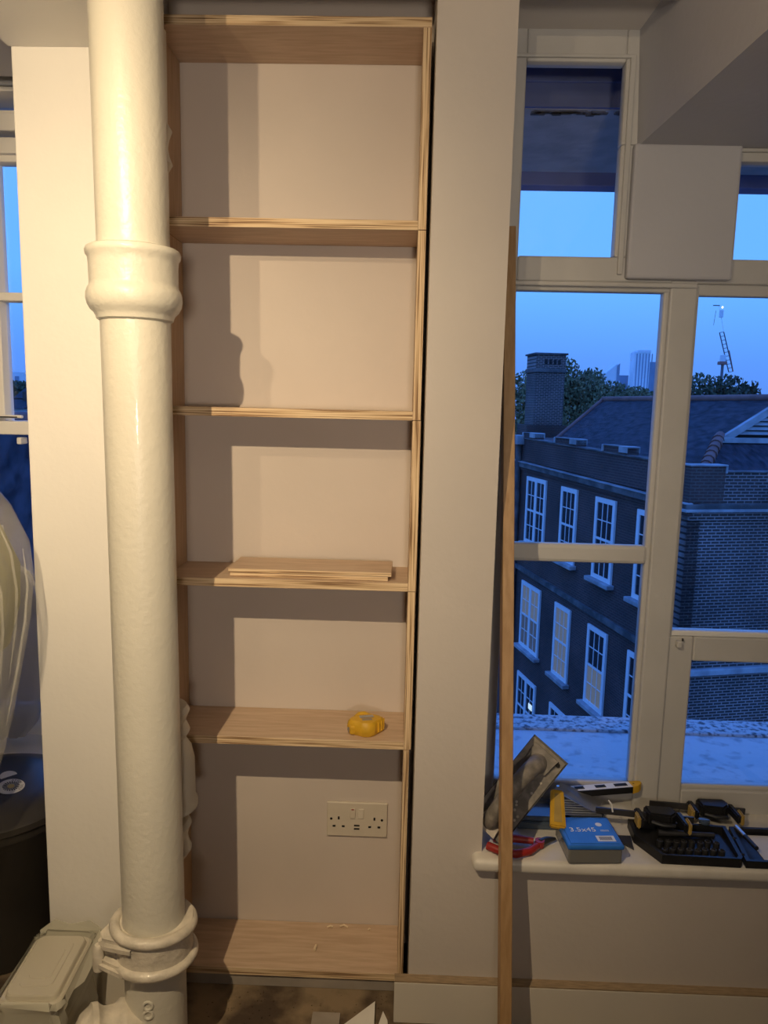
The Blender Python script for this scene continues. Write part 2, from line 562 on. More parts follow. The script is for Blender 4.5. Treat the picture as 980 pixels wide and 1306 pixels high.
# ------------------------------------------------------------------ window_1, beside the bookshelf
w1 = thing('window_1', 'cream painted timber window with tools on its sill', 'window', (0.6, YW, 0.39), kind='structure')
FY = (YW, YW + 0.034)          # frame depth
GY = YW + 0.014                # glass
def bar(name, x, z, y=FY, bev=0.004, parent=w1, m='frame'):
    return obj(name, B(x, y, z, bev), m, parent)
bar('jamb', (0.170, 0.232), (0.39, 2.085))
bar('head_rail', (0.232, 0.434), (2.018, 2.085), (YW, YW + 0.034))
bar('bead', (0.205, 0.452), (2.024, 2.031), (YW - 0.007, YW + 0.01), 0.002)
bar('bead', (0.441, 0.452), (1.600, 2.026), (YW - 0.007, YW + 0.01), 0.002)
bar('transom_rail', (0.232, 1.30), (1.585, 1.636))
bar('drip_bead', (0.215, 0.61), (1.574, 1.584), (YW - 0.010, YW + 0.02), 0.003)
bar('sash_top_rail', (0.232, 0.61), (1.566, 1.576), (YW + 0.004, YW + 0.034), 0.003)
bar('mullion', (0.434, 0.682), (1.636, 1.86))
bar('mullion', (0.434, 0.50), (1.86, 2.085))
bar('mullion', (0.556, 0.613), (0.39, 1.590), (YW - 0.004, YW + 0.034), 0.004)
bar('sash_stile', (0.546, 0.558), (0.456, 1.572), (YW + 0.006, YW + 0.034), 0.004)
bar('sash_stile', (0.606, 0.620), (0.80, 1.58), (YW + 0.006, YW + 0.034), 0.003)
bar('glazing_bar', (0.225, 0.550), (0.977, 1.018), (YW + 0.002, YW + 0.034), 0.008)
bar('bottom_rail', (0.232, 0.560), (0.385, 0.456), (YW + 0.002, YW + 0.034), 0.005)
# plaster panel on the pier between the two lights
bar('pier_panel', (0.457, 0.676), (1.590, 1.858), (YW - 0.020, YW + 0.02), 0.006, m='baywall')
# right light
bar('sash_top_rail', (0.613, 1.30), (1.562, 1.586), (YW + 0.010, YW + 0.034), 0.003)
bar('lower_sash_stile', (0.606, 0.668), (0.39, 0.814), (YW + 0.002, YW + 0.034), 0.004)
bar('meeting_rail', (0.668, 1.30), (0.757, 0.814), (YW + 0.002, YW + 0.034), 0.004)
bar('pale_stop', (0.618, 1.30), (0.8145, 0.826), (YW + 0.006, YW + 0.034), 0.002, m='sash')
bar('bottom_rail', (0.667, 1.30), (0.385, 0.446), (YW + 0.002, YW + 0.034), 0.004)
bar('glazing_bead', (0.662, 1.30), (0.444, 0.456), (YW + 0.008, YW + 0.034), 0.004)
bar('sash_stile', (1.05, 1.32), (0.39, 2.085), (YW - 0.003, YW + 0.036))
bar('transom_head_rail', (0.676, 1.30), (1.829, 1.862), (YW - 0.004, YW + 0.034), 0.003)
bar('transom_bead', (0.676, 1.30), (1.846, 1.853), (YW - 0.012, YW + 0.01), 0.002)
c = bar('sash_catch', (0.626, 0.638), (0.791, 0.806), (YW - 0.012, YW + 0.006), 0.003)
obj('catch_pin', lathe(NB(), [(0.002, 0), (0.002, 0.006)], (0.640, YW - 0.006, 0.806), 8), 'dsteel', c)
for (x0, x1, z0, z1) in ((0.228, 0.438, 1.632, 2.022), (0.228, 0.550, 1.012, 1.570), (0.228, 0.550, 0.452, 0.981),
                         (0.612, 1.06, 0.812, 1.566), (0.664, 1.06, 0.452, 0.760), (0.678, 1.06, 1.632, 1.834)):
    obj('pane', B((x0, x1), (GY, GY + 0.004), (z0, z1)), 'glass', w1)
# inner sill: rounded nosing with a horn in front of the pier
bm = B((0.167, 1.80), (1.425, YW + 0.02), (0.361, 0.391))
ed = [e for e in bm.edges if all(abs(v.co.y - 1.425) < 1e-4 for v in e.verts) or all(abs(v.co.x - 0.167) < 1e-4 for v in e.verts)]
bmesh.ops.bevel(bm, geom=ed, offset=0.012, segments=4, affect='EDGES', profile=0.5)
obj('inner_sill', bm, 'sill', w1, smooth=True)

# ------------------------------------------------------------------ window_2, in the recess on the left
YL = 1.92
w2 = thing('window_2', 'white painted window in the recess left of the pier', 'window', (-1.2, YL, 0.40), kind='structure')
def bar2(name, x, z, y, bev=0.003):
    return obj(name, B(x, y, z, bev), 'wall', w2)
bar2('head_board', (-1.75, -0.78), (2.060, 2.11), (YL - 0.03, YL + 0.10))
bar2('head_moulding', (-1.75, -0.78), (2.051, 2.060), (YL - 0.045, YL + 0.06))
bar2('head_moulding', (-1.75, -0.78), (2.036, 2.046), (YL - 0.05, YL + 0.06))
bar2('head_moulding', (-1.75, -0.78), (1.992, 2.010), (YL - 0.005, YL + 0.08))
bar2('head_rail', (-1.75, -0.78), (1.958, 2.000), (YL - 0.02, YL + 0.08))
bar2('sash_top_rail', (-1.75, -0.78), (1.908, 1.945), (YL - 0.012, YL + 0.06))
bar2('sash_bead', (-1.75, -0.78), (1.893, 1.912), (YL + 0.006, YL + 0.05))
bar2('glazing_bar', (-1.75, -0.78), (1.557, 1.578), (YL, YL + 0.045))
bar2('sash_stile', (-1.085, -1.035), (1.22, 1.93), (YL, YL + 0.05))
bar2('meeting_rail', (-1.75, -0.78), (1.219, 1.254), (YL - 0.012, YL + 0.06))
bar2('bottom_rail', (-1.75, -0.78), (0.400, 0.468), (YL - 0.01, YL + 0.06))
bar2('jamb', (-0.83, -0.76), (0.40, 2.10), (YL - 0.02, YL + 0.08))
st = bar2('window_stay', (-1.045, -0.975), (1.262, 1.270), (YL - 0.035, YL - 0.02))
obj('stay_shadow_strip', B((-1.035, -0.985), (YL - 0.037, YL - 0.034), (1.2635, 1.2665)), 'black', st)  # black strip standing in for the shade under the stay
bar2('window_catch', (-1.005, -0.993), (1.194, 1.212), (YL - 0.006, YL + 0.03))
bar2('inner_sill', (-1.78, -0.75), (0.375, 0.400), (1.80, YL + 0.02))
for (z0, z1) in ((1.575, 1.897), (1.250, 1.560), (0.465, 1.222)):
    obj('pane', B((-1.74, -0.79), (YL + 0.030, YL + 0.034), (z0, z1)), 'glass', w2)

# ================================================================== BOOKSHELF
bs = thing('bookshelf', 'tall unfinished plywood bookshelf fitted into the wall alcove', 'bookshelf', (-0.24, YF, 0.0))
XL0, XL1, XR0, XR1 = -0.510, -0.492, 0.0175, 0.0335
TOPS = [0.0485, 0.6005, 0.9500, 1.3045, 1.6730, 2.0385]
TH = 0.018
for i, zt in enumerate(TOPS):
    if i == 5:
        ply_board('top_board', (XL0, XR1), (YF, YB - 0.001), (zt - TH, zt), 2, bs)
    else:
        ply_board('shelf_board', (XL1, XR0), (YF + (0.001 if i % 2 else 0.0), YB - 0.001), (zt - TH, zt), 2, bs)
lv = [0.0025] + [z - TH for z in TOPS[1:]]
for i in range(5):
    dy = (0.0, 0.0012, -0.0008, 0.001, 0.0)[i]
    dx = (-0.0035, 0.0, 0.0008, 0.0, 0.0)[i]
    ply_board('side_panel', (XR0, XR1 + dx), (YF + dy, YB - 0.001), (lv[i] + 0.0008, lv[i + 1] - 0.0002), 0, bs, ('plyv', 'edge_x'))
    ply_board('side_panel', (XL0, XL1), (YF + dy, YB - 0.001), (lv[i] + 0.0008, lv[i + 1] - 0.0002), 0, bs, ('plyv', 'edge_x'))
obj('plinth', B((XL0, XR0), (YF + 0.006, YF + 0.026), (0.001, 0.0302)), 'card', bs)

# plywood offcuts on the middle shelf
def board_thing(name, label, c, size, rz, group):
    o = thing(name, label, 'board', c, (0, 0, rz), group)
    ply_board('face_board', (-size[0] / 2, size[0] / 2), (-size[1] / 2, size[1] / 2), (0, size[2]), 2, o)
    return o
board_thing('plywood_offcut', 'lower of the two plywood offcuts stacked on the middle shelf', (-0.192, 1.586, 0.9505), (0.335, 0.112, 0.009), -0.012, 'stacked plywood offcuts')
board_thing('plywood_offcut', 'upper of the two plywood offcuts stacked on the middle shelf', (-0.190, 1.588, 0.9600), (0.345, 0.120, 0.0085), -0.008, 'stacked plywood offcuts')

# yellow tape measure lying on its side
tm = thing('tape_measure', 'yellow rubber cased tape measure lying on a shelf', 'tape measure', (-0.066, 1.563, 0.6008), (0, 0, 0.25))
tm.scale = (0.92, 0.92, 0.86)
bm = NB()
prof = []
N = 36
def tm_r(a):
    return 0.037 * (1 + 0.10 * math.cos(4 * a)) * (1.0 + (0.06 if math.cos(a) < -0.2 else 0.0))
lv2 = [(0.0, 0.90), (0.004, 0.99), (0.018, 1.03), (0.030, 0.98), (0.036, 0.86), (0.038, 0.60)]
rings = []
for h, s in lv2:
    rg = []
    for k in range(N):
        a = 2 * PI * k / N
        r = tm_r(a) * s
        if -0.9 < a - PI * 1.75 < 1.2 and 0.002 < h < 0.034:
            r *= 1.0 + 0.035 * math.sin(k * 2.2)
        rg.append(bm.verts.new((r * math.cos(a) * 1.05, r * math.sin(a) * 0.92, h)))
    rings.append(rg)
for a_, b_ in zip(rings, rings[1:]):
    for k in range(N):
        bm.faces.new((a_[k], a_[(k + 1) % N], b_[(k + 1) % N], b_[k]))
bm.faces.new(list(reversed(rings[0]))); bm.faces.new(rings[-1])
obj('case', bm, 'yellow', tm, smooth=True)
bm = NB()
for k in range(7):
    a = -0.75 + k * 0.24
    r = tm_r(a) * 0.99
    box(bm, (-0.0022, 0.0022), (-0.0015, 0.0035), (0.006, 0.032), 0.001)
    vs = bm.verts[-1:]
    bm.verts.ensure_lookup_table()
    n_new = 24
    for v in list(bm.verts)[-n_new:]:
        p = v.co.copy()
        ca, sa = math.cos(a - PI / 2), math.sin(a - PI / 2)
        v.co = Vector((r * math.cos(a) * 1.04 + p.x * ca - p.y * sa, r * math.sin(a) * 0.91 + p.x * sa + p.y * ca, p.z))
obj('grip_rib', bm, 'yellow', tm)
obj('belt_clip', B((-0.016, 0.018), (-0.004, 0.010), (0.0375, 0.0395), 0.001), 'steel', tm)
obj('logo_plate', B((-0.013, 0.012), (-0.018, -0.006), (0.0365, 0.0383), 0.001), 'card', tm)
obj('front_block', B((-0.043, -0.028), (-0.020, 0.006), (0.002, 0.026), 0.005, 3), 'yellow', tm)
obj('tape_hook', B((-0.046, -0.042), (-0.010, 0.004), (0.006, 0.018), 0.001), 'steel', tm)
tube_pts = [(-0.024, 0.016, 0.034), (-0.014, 0.022, 0.037), (0.0, 0.024, 0.037), (0.010, 0.020, 0.034)]
obj('thumb_lock', tube(NB(), tube_pts, [0.004, 0.006, 0.006, 0.004], 10), 'yellow', tm, smooth=True)

# wood shavings on the bottom shelf
for k, (x, y, r, ln) in enumerate(((-0.177, 1.575, 1.3, 0.016),)):
    s = obj('wood_shaving', tube(NB(), [(x, y, 0.0515), (x + 0.004 * math.cos(r), y + ln / 2 * math.sin(r), 0.053), (x + 0.008 * math.cos(r), y + ln * math.sin(r), 0.0515)], 0.003, 8), 'rawwood')
    s.data.materials.clear(); s.data.materials.append(M['chip'])
    tag(s, 'small pale wood shaving lying alone on the bottom shelf', 'wood shaving')
for k, (x, y, ln, a) in enumerate(((-0.155, 1.655, 0.014, 0.2), (-0.125, 1.660, 0.02, -0.1), (-0.055, 1.650, 0.006, 0.5))):
    s = obj('wood_chip', tube(NB(), [(x, y, 0.0508), (x + ln / 2, y + 0.003, 0.0525), (x + ln, y + ln * math.sin(a), 0.0508)], 0.0022, 6), 'chip')
    tag(s, ('tiny curled wood chip at the back of the bottom shelf, leftmost', 'longest wood chip at the back of the bottom shelf', 'tiny wood chip at the back right of the bottom shelf')[k], 'wood chip', 'wood chips on the bottom shelf')

# double socket on the alcove wall
so = thing('double_socket', 'brushed metal double wall socket with two switches and charging ports', 'socket', (-0.088, YB, 0.327))
sx, sz, sy = -0.088, 0.327, YB
obj('plate', B((sx - 0.073, sx + 0.073), (sy - 0.007, sy), (sz - 0.044, sz + 0.044), 0.003, 3), 'socket', so)
for dx in (-0.0105, 0.0095):
    obj('rocker_switch', B((sx + dx - 0.0065, sx + dx + 0.0065), (sy - 0.0098, sy - 0.005), (sz + 0.004, sz + 0.029), 0.0012), 'socket' if dx < 0 else 'white_pl', so)
obj('switch_mark', B((sx - 0.0135, sx - 0.0075), (sy - 0.0103, sy - 0.0096), (sz + 0.0262, sz + 0.0285)), 'red', so)
for dx in (-0.044, 0.042):
    obj('pin_slot', B((sx + dx - 0.0022, sx + dx + 0.0022), (sy - 0.0076, sy - 0.004), (sz + 0.000, sz + 0.0075)), 'blackhole', so)
    for px in (-0.0112, 0.0112):
        obj('pin_slot', B((sx + dx + px - 0.0034, sx + dx + px + 0.0034), (sy - 0.0076, sy - 0.004), (sz - 0.0195, sz - 0.0150)), 'blackhole', so)
for dz in (-0.0225, -0.014):
    obj('charging_port', B((sx - 0.0070, sx + 0.0065), (sy - 0.0076, sy - 0.004), (sz + dz - 0.0026, sz + dz + 0.0014)), 'blackhole', so)
for dx in (-0.062, 0.060):
    obj('fixing_screw', lathe(NB(), [(0.0030, 0), (0.0030, 0.0012)], (sx + dx, sy - 0.0068, sz + 0.0015), 14, (0, -1, 0)), 'blackhole', so)

# ================================================================== PIPES
# main soil pipe in front of the shelf
PX, PY = -0.450, 1.270
sp = thing('soil_pipe', 'thick white painted cast iron soil pipe standing in front of bookshelf', 'pipe', (PX, PY, 0.0))
def px_at(z):
    return -0.4485 - 0.0072 * (z - 0.6)
def leaned(prof, n=64):
    """lathe that follows the slight lean of the pipe"""
    bm = NB()
    rings = []
    for r, z in prof:
        rings.append([bm.verts.new((px_at(z) + r * math.cos(2 * PI * i / n), PY + r * math.sin(2 * PI * i / n), z)) for i in range(n)])
    for a, b in zip(rings, rings[1:]):
        for i in range(n):
            bm.faces.new((a[i], a[(i + 1) % n], b[(i + 1) % n], b[i]))
    bm.faces.new(list(reversed(rings[0]))); bm.faces.new(rings[-1])
    return bm
PR = 0.0565
obj('pipe_length', leaned([(PR + 0.001, 1.50), (PR + 0.001, 1.75), (PR + 0.001, 2.039)]), 'pipe', sp, True)
obj('pipe_length', leaned([(PR, 0.30), (PR, 0.8), (PR, 1.49)]), 'pipe', sp, True)
obj('pipe_length', leaned([(PR, 0.001), (PR, 0.2), (PR, 0.30)]), 'pipe', sp, True)
# upper socket collar: bead, barrel, fat bead
prof = [(0.057, 1.5625), (0.070, 1.5625), (0.0745, 1.560), (0.0765, 1.555), (0.0755, 1.549), (0.0725, 1.545),
        (0.0715, 1.535), (0.0712, 1.505), (0.0718, 1.4995), (0.0745, 1.496), (0.0768, 1.489), (0.0775, 1.480),
        (0.0755, 1.470), (0.071, 1.462), (0.0655, 1.457), (0.0630, 1.452), (0.0615, 1.447), (0.057, 1.444)]
obj('socket_collar', leaned(prof), 'pipe', sp, True)
# lower socket with two flanges and a cast ear
col = obj('socket_hub', leaned([(0.056, 0.352), (0.072, 0.350), (0.0735, 0.345), (0.072, 0.33), (0.0705, 0.31), (0.071, 0.29), (0.071, 0.274), (0.058, 0.262)]), 'pipe_rough', sp, True)
bm = torus(NB(), (px_at(0.34), PY, 0.343), 0.0705, 0.0100, 56, 14, (0.05, 0.10, 1))
obj('flange', bm, 'pipe_rough', col, True)
bm = torus(NB(), (px_at(0.28), PY, 0.281), 0.0705, 0.0100, 56, 14, (0.03, 0.06, 1))
obj('flange', bm, 'pipe_rough', col, True)
bm = NB()
cx_ = px_at(0.31)
prism(bm, [(cx_ - 0.030, PY - 0.073, 0.272), (cx_ - 0.094, PY - 0.050, 0.278), (cx_ - 0.098, PY - 0.034, 0.280), (cx_ - 0.066, PY + 0.042, 0.282), (cx_ - 0.03, PY, 0.280)], (0, 0, 0.020))
bmesh.ops.bevel(bm, geom=list(bm.edges), offset=0.006, segments=2, affect='EDGES')
obj('cast_ear', bm, 'pipe_rough', col, True)
bm = NB()
prism(bm, [(cx_ - 0.012, PY - 0.079, 0.325), (cx_ - 0.085, PY - 0.050, 0.312), (cx_ - 0.094, PY - 0.034, 0.322), (cx_ - 0.060, PY + 0.046, 0.336), (cx_ - 0.02, PY, 0.336)], (0, 0, 0.022))
bmesh.ops.bevel(bm, geom=list(bm.edges), offset=0.007, segments=2, affect='EDGES')
obj('cast_ear', bm, 'pipe_rough', col, True)
obj('ear_bolt', lathe(NB(), [(0.004, -0.004), (0.010, 0), (0.011, 0.012), (0.010, 0.045), (0.006, 0.050)], (cx_ - 0.090, PY - 0.042, 0.274), 16), 'pipe_rough', col, True)
# raised casting marks near the floor
bm = NB()
for dz in (0.010, -0.008):
    torus(bm, (px_at(0.2) + 0.004, PY - PR, 0.205 + dz), 0.008, 0.0028, 18, 8, (0.1, -1, 0))
obj('casting_mark', bm, 'pipe', sp, True)
bm = NB()
tube(bm, [(px_at(0.1) + 0.000, PY - PR, 0.165), (px_at(0.1) + 0.001, PY - PR - 0.001, 0.145)], 0.0035, 8)
tube(bm, [(px_at(0.1) + 0.008, PY - PR, 0.165), (px_at(0.1) + 0.009, PY - PR - 0.001, 0.145)], 0.0035, 8)
obj('casting_mark', bm, 'pipe', sp, True)
# branch fitting at the foot, going off to the left
bp_ = Vector((-0.482, 1.232, 0.140))
ad = Vector((-0.86, -0.42, 0.12)).normalized()
br = obj('branch_socket', lathe(NB(), [(0.050, -0.03), (0.055, 0.005), (0.060, 0.012), (0.0605, 0.020), (0.055, 0.028), (0.0525, 0.034), (0.0525, 0.050), (0.056, 0.056), (0.0615, 0.062), (0.0615, 0.072), (0.056, 0.076), (0.052, 0.082), (0.046, 0.090), (0.030, 0.099), (0.004, 0.103)], bp_, 40, ad), 'pipe_rough', sp, True)

# thinner waste pipe behind, with fixing lugs
wp = thing('waste_pipe', 'slim white waste pipe with wall lugs hidden behind the soil pipe', 'pipe', (-0.468, 1.400, 0.0))
WX, WY, WR = -0.468, 1.400, 0.032
obj('pipe_length', lathe(NB(), [(WR, 0.001), (WR, 1.957)], (WX, WY, 0), 32), 'pipe', wp, True)
obj('socket_barrel', lathe(NB(), [(WR, 0.655), (0.044, 0.648), (0.058, 0.625), (0.0635, 0.600), (0.0645, 0.520), (0.0690, 0.512), (0.069, 0.503), (0.058, 0.498), (WR, 0.494)], (WX, WY, 0), 40), 'pipe', wp, True)
for (za, zb, ex) in ((1.793, 1.736, 0.0395), (0.704, 0.662, 0.055), (0.462, 0.408, 0.0555)):
    obj('fixing_lug', lathe(NB(), [(WR, zb - 0.012), (ex - 0.006, zb - 0.010), (ex, zb), (ex - 0.005, zb + 0.013), (ex - 0.008, (za + zb) / 2), (ex - 0.005, za - 0.013), (ex, za), (ex - 0.006, za + 0.010), (WR, za + 0.012)], (WX, WY, 0), 32), 'pipe', wp, True)

# ================================================================== BATTEN
top = Vector((0.1960, 1.598, 1.685))
bot = Vector((0.2225, 1.300, 0.004))
bt = thing('wooden_batten', 'long narrow pine batten leaning against the window frame', 'batten', bot)
axis = (top - bot).normalized()
sidev = Vector((1, 0, 0))
sidev = (sidev - axis * sidev.dot(axis)).normalized()
dep = axis.cross(sidev) * -1
if dep.y < 0: dep = -dep
bm = NB()
w2_, d2_ = 0.0230, 0.040
prism(bm, [bot, bot + sidev * w2_, bot + sidev * w2_ + dep * d2_, bot + dep * d2_], top - bot)
bmesh.ops.bevel(bm, geom=list(bm.edges), offset=0.001, segments=1, affect='EDGES')
obj('strip', bm, 'batten', bt)
# ================================================================== SPOTLIGHT BAR (lights the room from beside the camera)
A_POS = Vector((-0.425, 0.25, 1.84))
B_POS = Vector((-0.540, 0.50, 1.865))
D_POS = Vector((-0.310, 0.00, 1.84))  # extra head added to brighten the dropped ceiling side and pier
lb = thing('spotlight_bar', 'white ceiling bar carrying two small spotlights and an added fill spot left of camera', 'lamp', (-0.48, 0.375, CZ))
obj('ceiling_bar', tube(NB(), [(D_POS.x + 0.01, D_POS.y - 0.03, 1.936), (B_POS.x - 0.0, B_POS.y + 0.03, 1.936)], 0.010, 12), 'lamp_body', lb, True)
obj('drop_rod', tube(NB(), [(A_POS.x + 0.01, A_POS.y - 0.02, 1.936), (A_POS.x + 0.01, A_POS.y - 0.02, CZ)], 0.006, 10), 'lamp_body', lb, True)
for P, aim, pw, size, bl in ((A_POS, Vector((-0.87, 1.40, 0.58)), LAMP_A, 132, 1.0), (B_POS, Vector((-0.75, 1.466, 1.93)), LAMP_B, 122, 0.9), (D_POS, Vector((0.80, 1.50, 1.98)), FILL_D, 72, 1.0)):
    d_ = (aim - P).normalized()
    sh = obj('spot_head', lathe(NB(), [(0.012, -0.075), (0.024, -0.070), (0.027, -0.012), (0.027, -0.006), (0.022, -0.008)], P, 24, d_), 'lamp_body', lb, True)
    obj('stem', tube(NB(), [(P.x - d_.x * 0.05, P.y - d_.y * 0.05, P.z + 0.015), (P.x, P.y, 1.936)], 0.005, 8), 'lamp_body', lb)
    ld = bpy.data.lights.new('spot_light', 'SPOT')
    ld.energy = pw
    ld.color = LAMP_COL
    ld.spot_size = math.radians(size)
    ld.spot_blend = bl
    ld.shadow_soft_size = 0.007
    lo = bpy.data.objects.new('spot_light', ld)
    COL.objects.link(lo)
    lo.location = P
    lo.rotation_euler = d_.to_track_quat('-Z', 'Y').to_euler()

LC = Vector((0.16, -1.00, 1.22))  # unseen fill lamp, added to lift the upper walls and undersides
aimc = (Vector((0.10, 1.50, 2.15)) - LC).normalized()
pn = thing('fill_lamp', 'added fill lamp on a white stand, unseen behind the camera', 'lamp', (LC.x, LC.y - 0.05, 0))
obj('fill_lamp_foot', lathe(NB(), [(0.13, 0.001), (0.13, 0.012), (0.02, 0.022)], (LC.x, LC.y - 0.05, 0), 28), 'lamp_body', pn, True)
obj('pole', tube(NB(), [(LC.x, LC.y - 0.05, 0.02), (LC.x, LC.y - 0.05, 1.16)], 0.010, 12), 'lamp_body', pn, True)
obj('shade', lathe(NB(), [(0.02, -0.16), (0.06, -0.13), (0.115, -0.02), (0.112, -0.02), (0.05, -0.11)], LC, 32, aimc), 'lamp_body', pn, True)
ld = bpy.data.lights.new('fill_light', 'SPOT')
ld.energy = FILL_C
ld.color = FILL_COL
ld.shadow_soft_size = 0.10
ld.spot_size = math.radians(105)
ld.spot_blend = 1.0
lo = bpy.data.objects.new('fill_light', ld)
COL.objects.link(lo)
lo.location = LC
lo.rotation_euler = aimc.to_track_quat('-Z', 'Y').to_euler()

# ================================================================== OUTSIDE, next to the window
struct('ledge_outer', B((-0.6, 2.6), (YW + 0.06, 2.235), (0.18, 0.360), 0.004), 'ledge')
struct('ledge_kerb', B((-0.6, 2.6), (2.135, 2.240), (0.355, 0.368), 0.006), 'ledge_k')
struct('ledge_outer_sill', B((0.19, 1.35), (YW + 0.05, YW + 0.13), (0.34, 0.415), 0.006), 'ledge')
struct('overhang_soffit', B((-0.6, 2.6), (1.84, 2.33), (2.0, 2.25)), 'soffit')
struct('overhang_lip', B((-0.6, 2.6), (2.30, 2.36), (1.962, 2.02), 0.004), 'soffitb')
struct('overhang_lintel', B((-0.6, 2.6), (YW + 0.036, 1.845), (2.115, 2.25)), 'soffitb')
struct('overhang_fascia', B((-0.6, 2.6), (1.828, 1.839), (2.001, 2.12)), 'soffitb')
struct('overhang_fillet', B((-0.6, 2.6), (1.822, 1.829), (2.052, 2.058), 0.002), 'soffitb')
bm = NB()
random.seed(3)
for k in range(60):
    x = random.uniform(0.2, 0.75)
    y0 = 1.846 + random.random() * 0.012
    s = random.uniform(0.004, 0.018)
    box(bm, (x - s, x + s), (y0 - 0.004, y0 + random.uniform(0.004, 0.022)), (1.9975, 2.003), 0.0015, 1)
struct('overhang_grime', bm, 'grime')

# ================================================================== OPPOSITE BUILDING
TH_ = math.radians(12.917)
bd = thing('brick_building', 'large dark brick building with white sash windows and slate roof opposite', 'building', (6.72, 17.5, -14.0), (0, 0, TH_))
Z0 = 14.0          # local z of room level 0
def fz(s, z):
    return Z0 + z + 0.018 * s
# walls (side facade x=0, front wall y=0)
bm = NB()
v = [(0, 0, 0), (0, 11.2, 0), (0, 11.2, fz(11.2, -0.83)), (0, 0, fz(0, -0.83))]
prism(bm, v, (0.35, 0, 0))
obj('side_wall', bm, 'brick_s', bd)
obj('front_wall', B((0, 9.0), (0, 0.35), (0, Z0 - 0.86)), 'brick_f', bd)
obj('rear_wing_wall', B((0.9, 6.0), (11.2, 15.0), (0, Z0 + 0.1)), 'brick_s', bd)
# parapets
bm = NB()
prism(bm, [(-0.02, -0.02, fz(0, -0.74)), (-0.02, 11.2, fz(11.2, -0.74)), (-0.02, 11.2, fz(11.2, 0.06)), (-0.02, -0.02, fz(0, 0.06))], (0.3, 0, 0))
obj('side_parapet', bm, 'brick_s', bd)
obj('front_parapet', B((0.28, 9.0), (-0.02, 0.28), (Z0 - 0.84, Z0 - 0.06)), 'brick_f', bd)
obj('corner_pier', B((-0.03, 0.88), (-0.04, 0.30), (Z0 - 0.78, Z0 + 0.09)), 'brick_r', bd)
obj('corner_coping', B((-0.07, 0.92), (-0.08, 0.34), (Z0 + 0.085, Z0 + 0.125), 0.01), 'lead', bd)
obj('step_capping', B((0.87, 0.93), (-0.06, 0.33), (Z0 - 0.08, Z0 + 0.10), 0.01), 'lead', bd)
obj('front_coping', B((0.90, 9.0), (-0.05, 0.31), (Z0 - 0.065, Z0 - 0.03), 0.01), 'stone', bd)
bm = NB()
prism(bm, [(-0.06, 0.5, fz(0.5, 0.055)), (-0.06, 11.2, fz(11.2, 0.055)), (-0.06, 11.2, fz(11.2, 0.095)), (-0.06, 0.5, fz(0.5, 0.095))], (0.38, 0, 0))
obj('side_coping', bm, 'stone', bd)
for (s0, s1) in ((2.85, 4.25), (5.95, 7.55), (9.2, 10.3)):
    zt = fz((s0 + s1) / 2, 0.27)
    obj('merlon', B((-0.04, 0.30), (s0, s1), (zt - 0.24, zt)), 'brick_s', bd)
    obj('merlon_capping', B((-0.08, 0.34), (s0, s0 + 0.42), (zt - 0.14, zt + 0.035), 0.01), 'lead', bd)
    obj('merlon_capping', B((-0.08, 0.34), (s1 - 0.09, s1), (zt - 0.16, zt + 0.03), 0.01), 'lead', bd)
    obj('merlon_coping', B((-0.07, 0.33), (s0 + 0.42, s1 - 0.09), (zt, zt + 0.03), 0.01), 'stone', bd)
# cornices and string courses
def side_band(name, za, zb, out, m, s0=-0.1, s1=11.2):
    bm = NB()
    prism(bm, [(-out, s0, fz(s0, za)), (-out, s1, fz(s1, za)), (-out, s1, fz(s1, zb)), (-out, s0, fz(s0, zb))], (out + 0.05, 0, 0))
    return obj(name, bm, m, bd)
side_band('side_cornice', -0.97, -0.80, 0.14, 'stone')
side_band('cornice_lead', -0.80, -0.775, 0.17, 'lead')
side_band('cornice_mould', -1.08, -0.97, 0.07, 'brick_s')
side_band('string_course', -4.78, -4.62, 0.10, 'stone')
obj('front_cornice', B((-0.14, 9.0), (-0.14, 0.05), (Z0 - 0.92, Z0 - 0.80), 0.02), 'stone', bd)
obj('front_cornice_lead', B((-0.17, 9.0), (-0.18, 0.05), (Z0 - 0.985, Z0 - 0.915), 0.01), 'lead', bd)
obj('front_cornice_mould', B((0.0, 9.0), (-0.06, 0.05), (Z0 - 1.20, Z0 - 0.99), 0.02), 'brick_f', bd)
obj('front_string_course', B((-0.1, 9.0), (-0.10, 0.05), (Z0 - 5.02, Z0 - 4.86), 0.02), 'lead', bd)
# downpipe at the far end of the facade
obj('downpipe', tube(NB(), [(-0.12, 10.45, 0.2), (-0.12, 10.45, Z0 + 0.35)], 0.11, 12), 'stone', bd, True)
obj('rainwater_head', B((-0.30, 0.0), (10.2, 10.75), (Z0 + 0.02, Z0 + 0.36), 0.02), 'lead', bd)

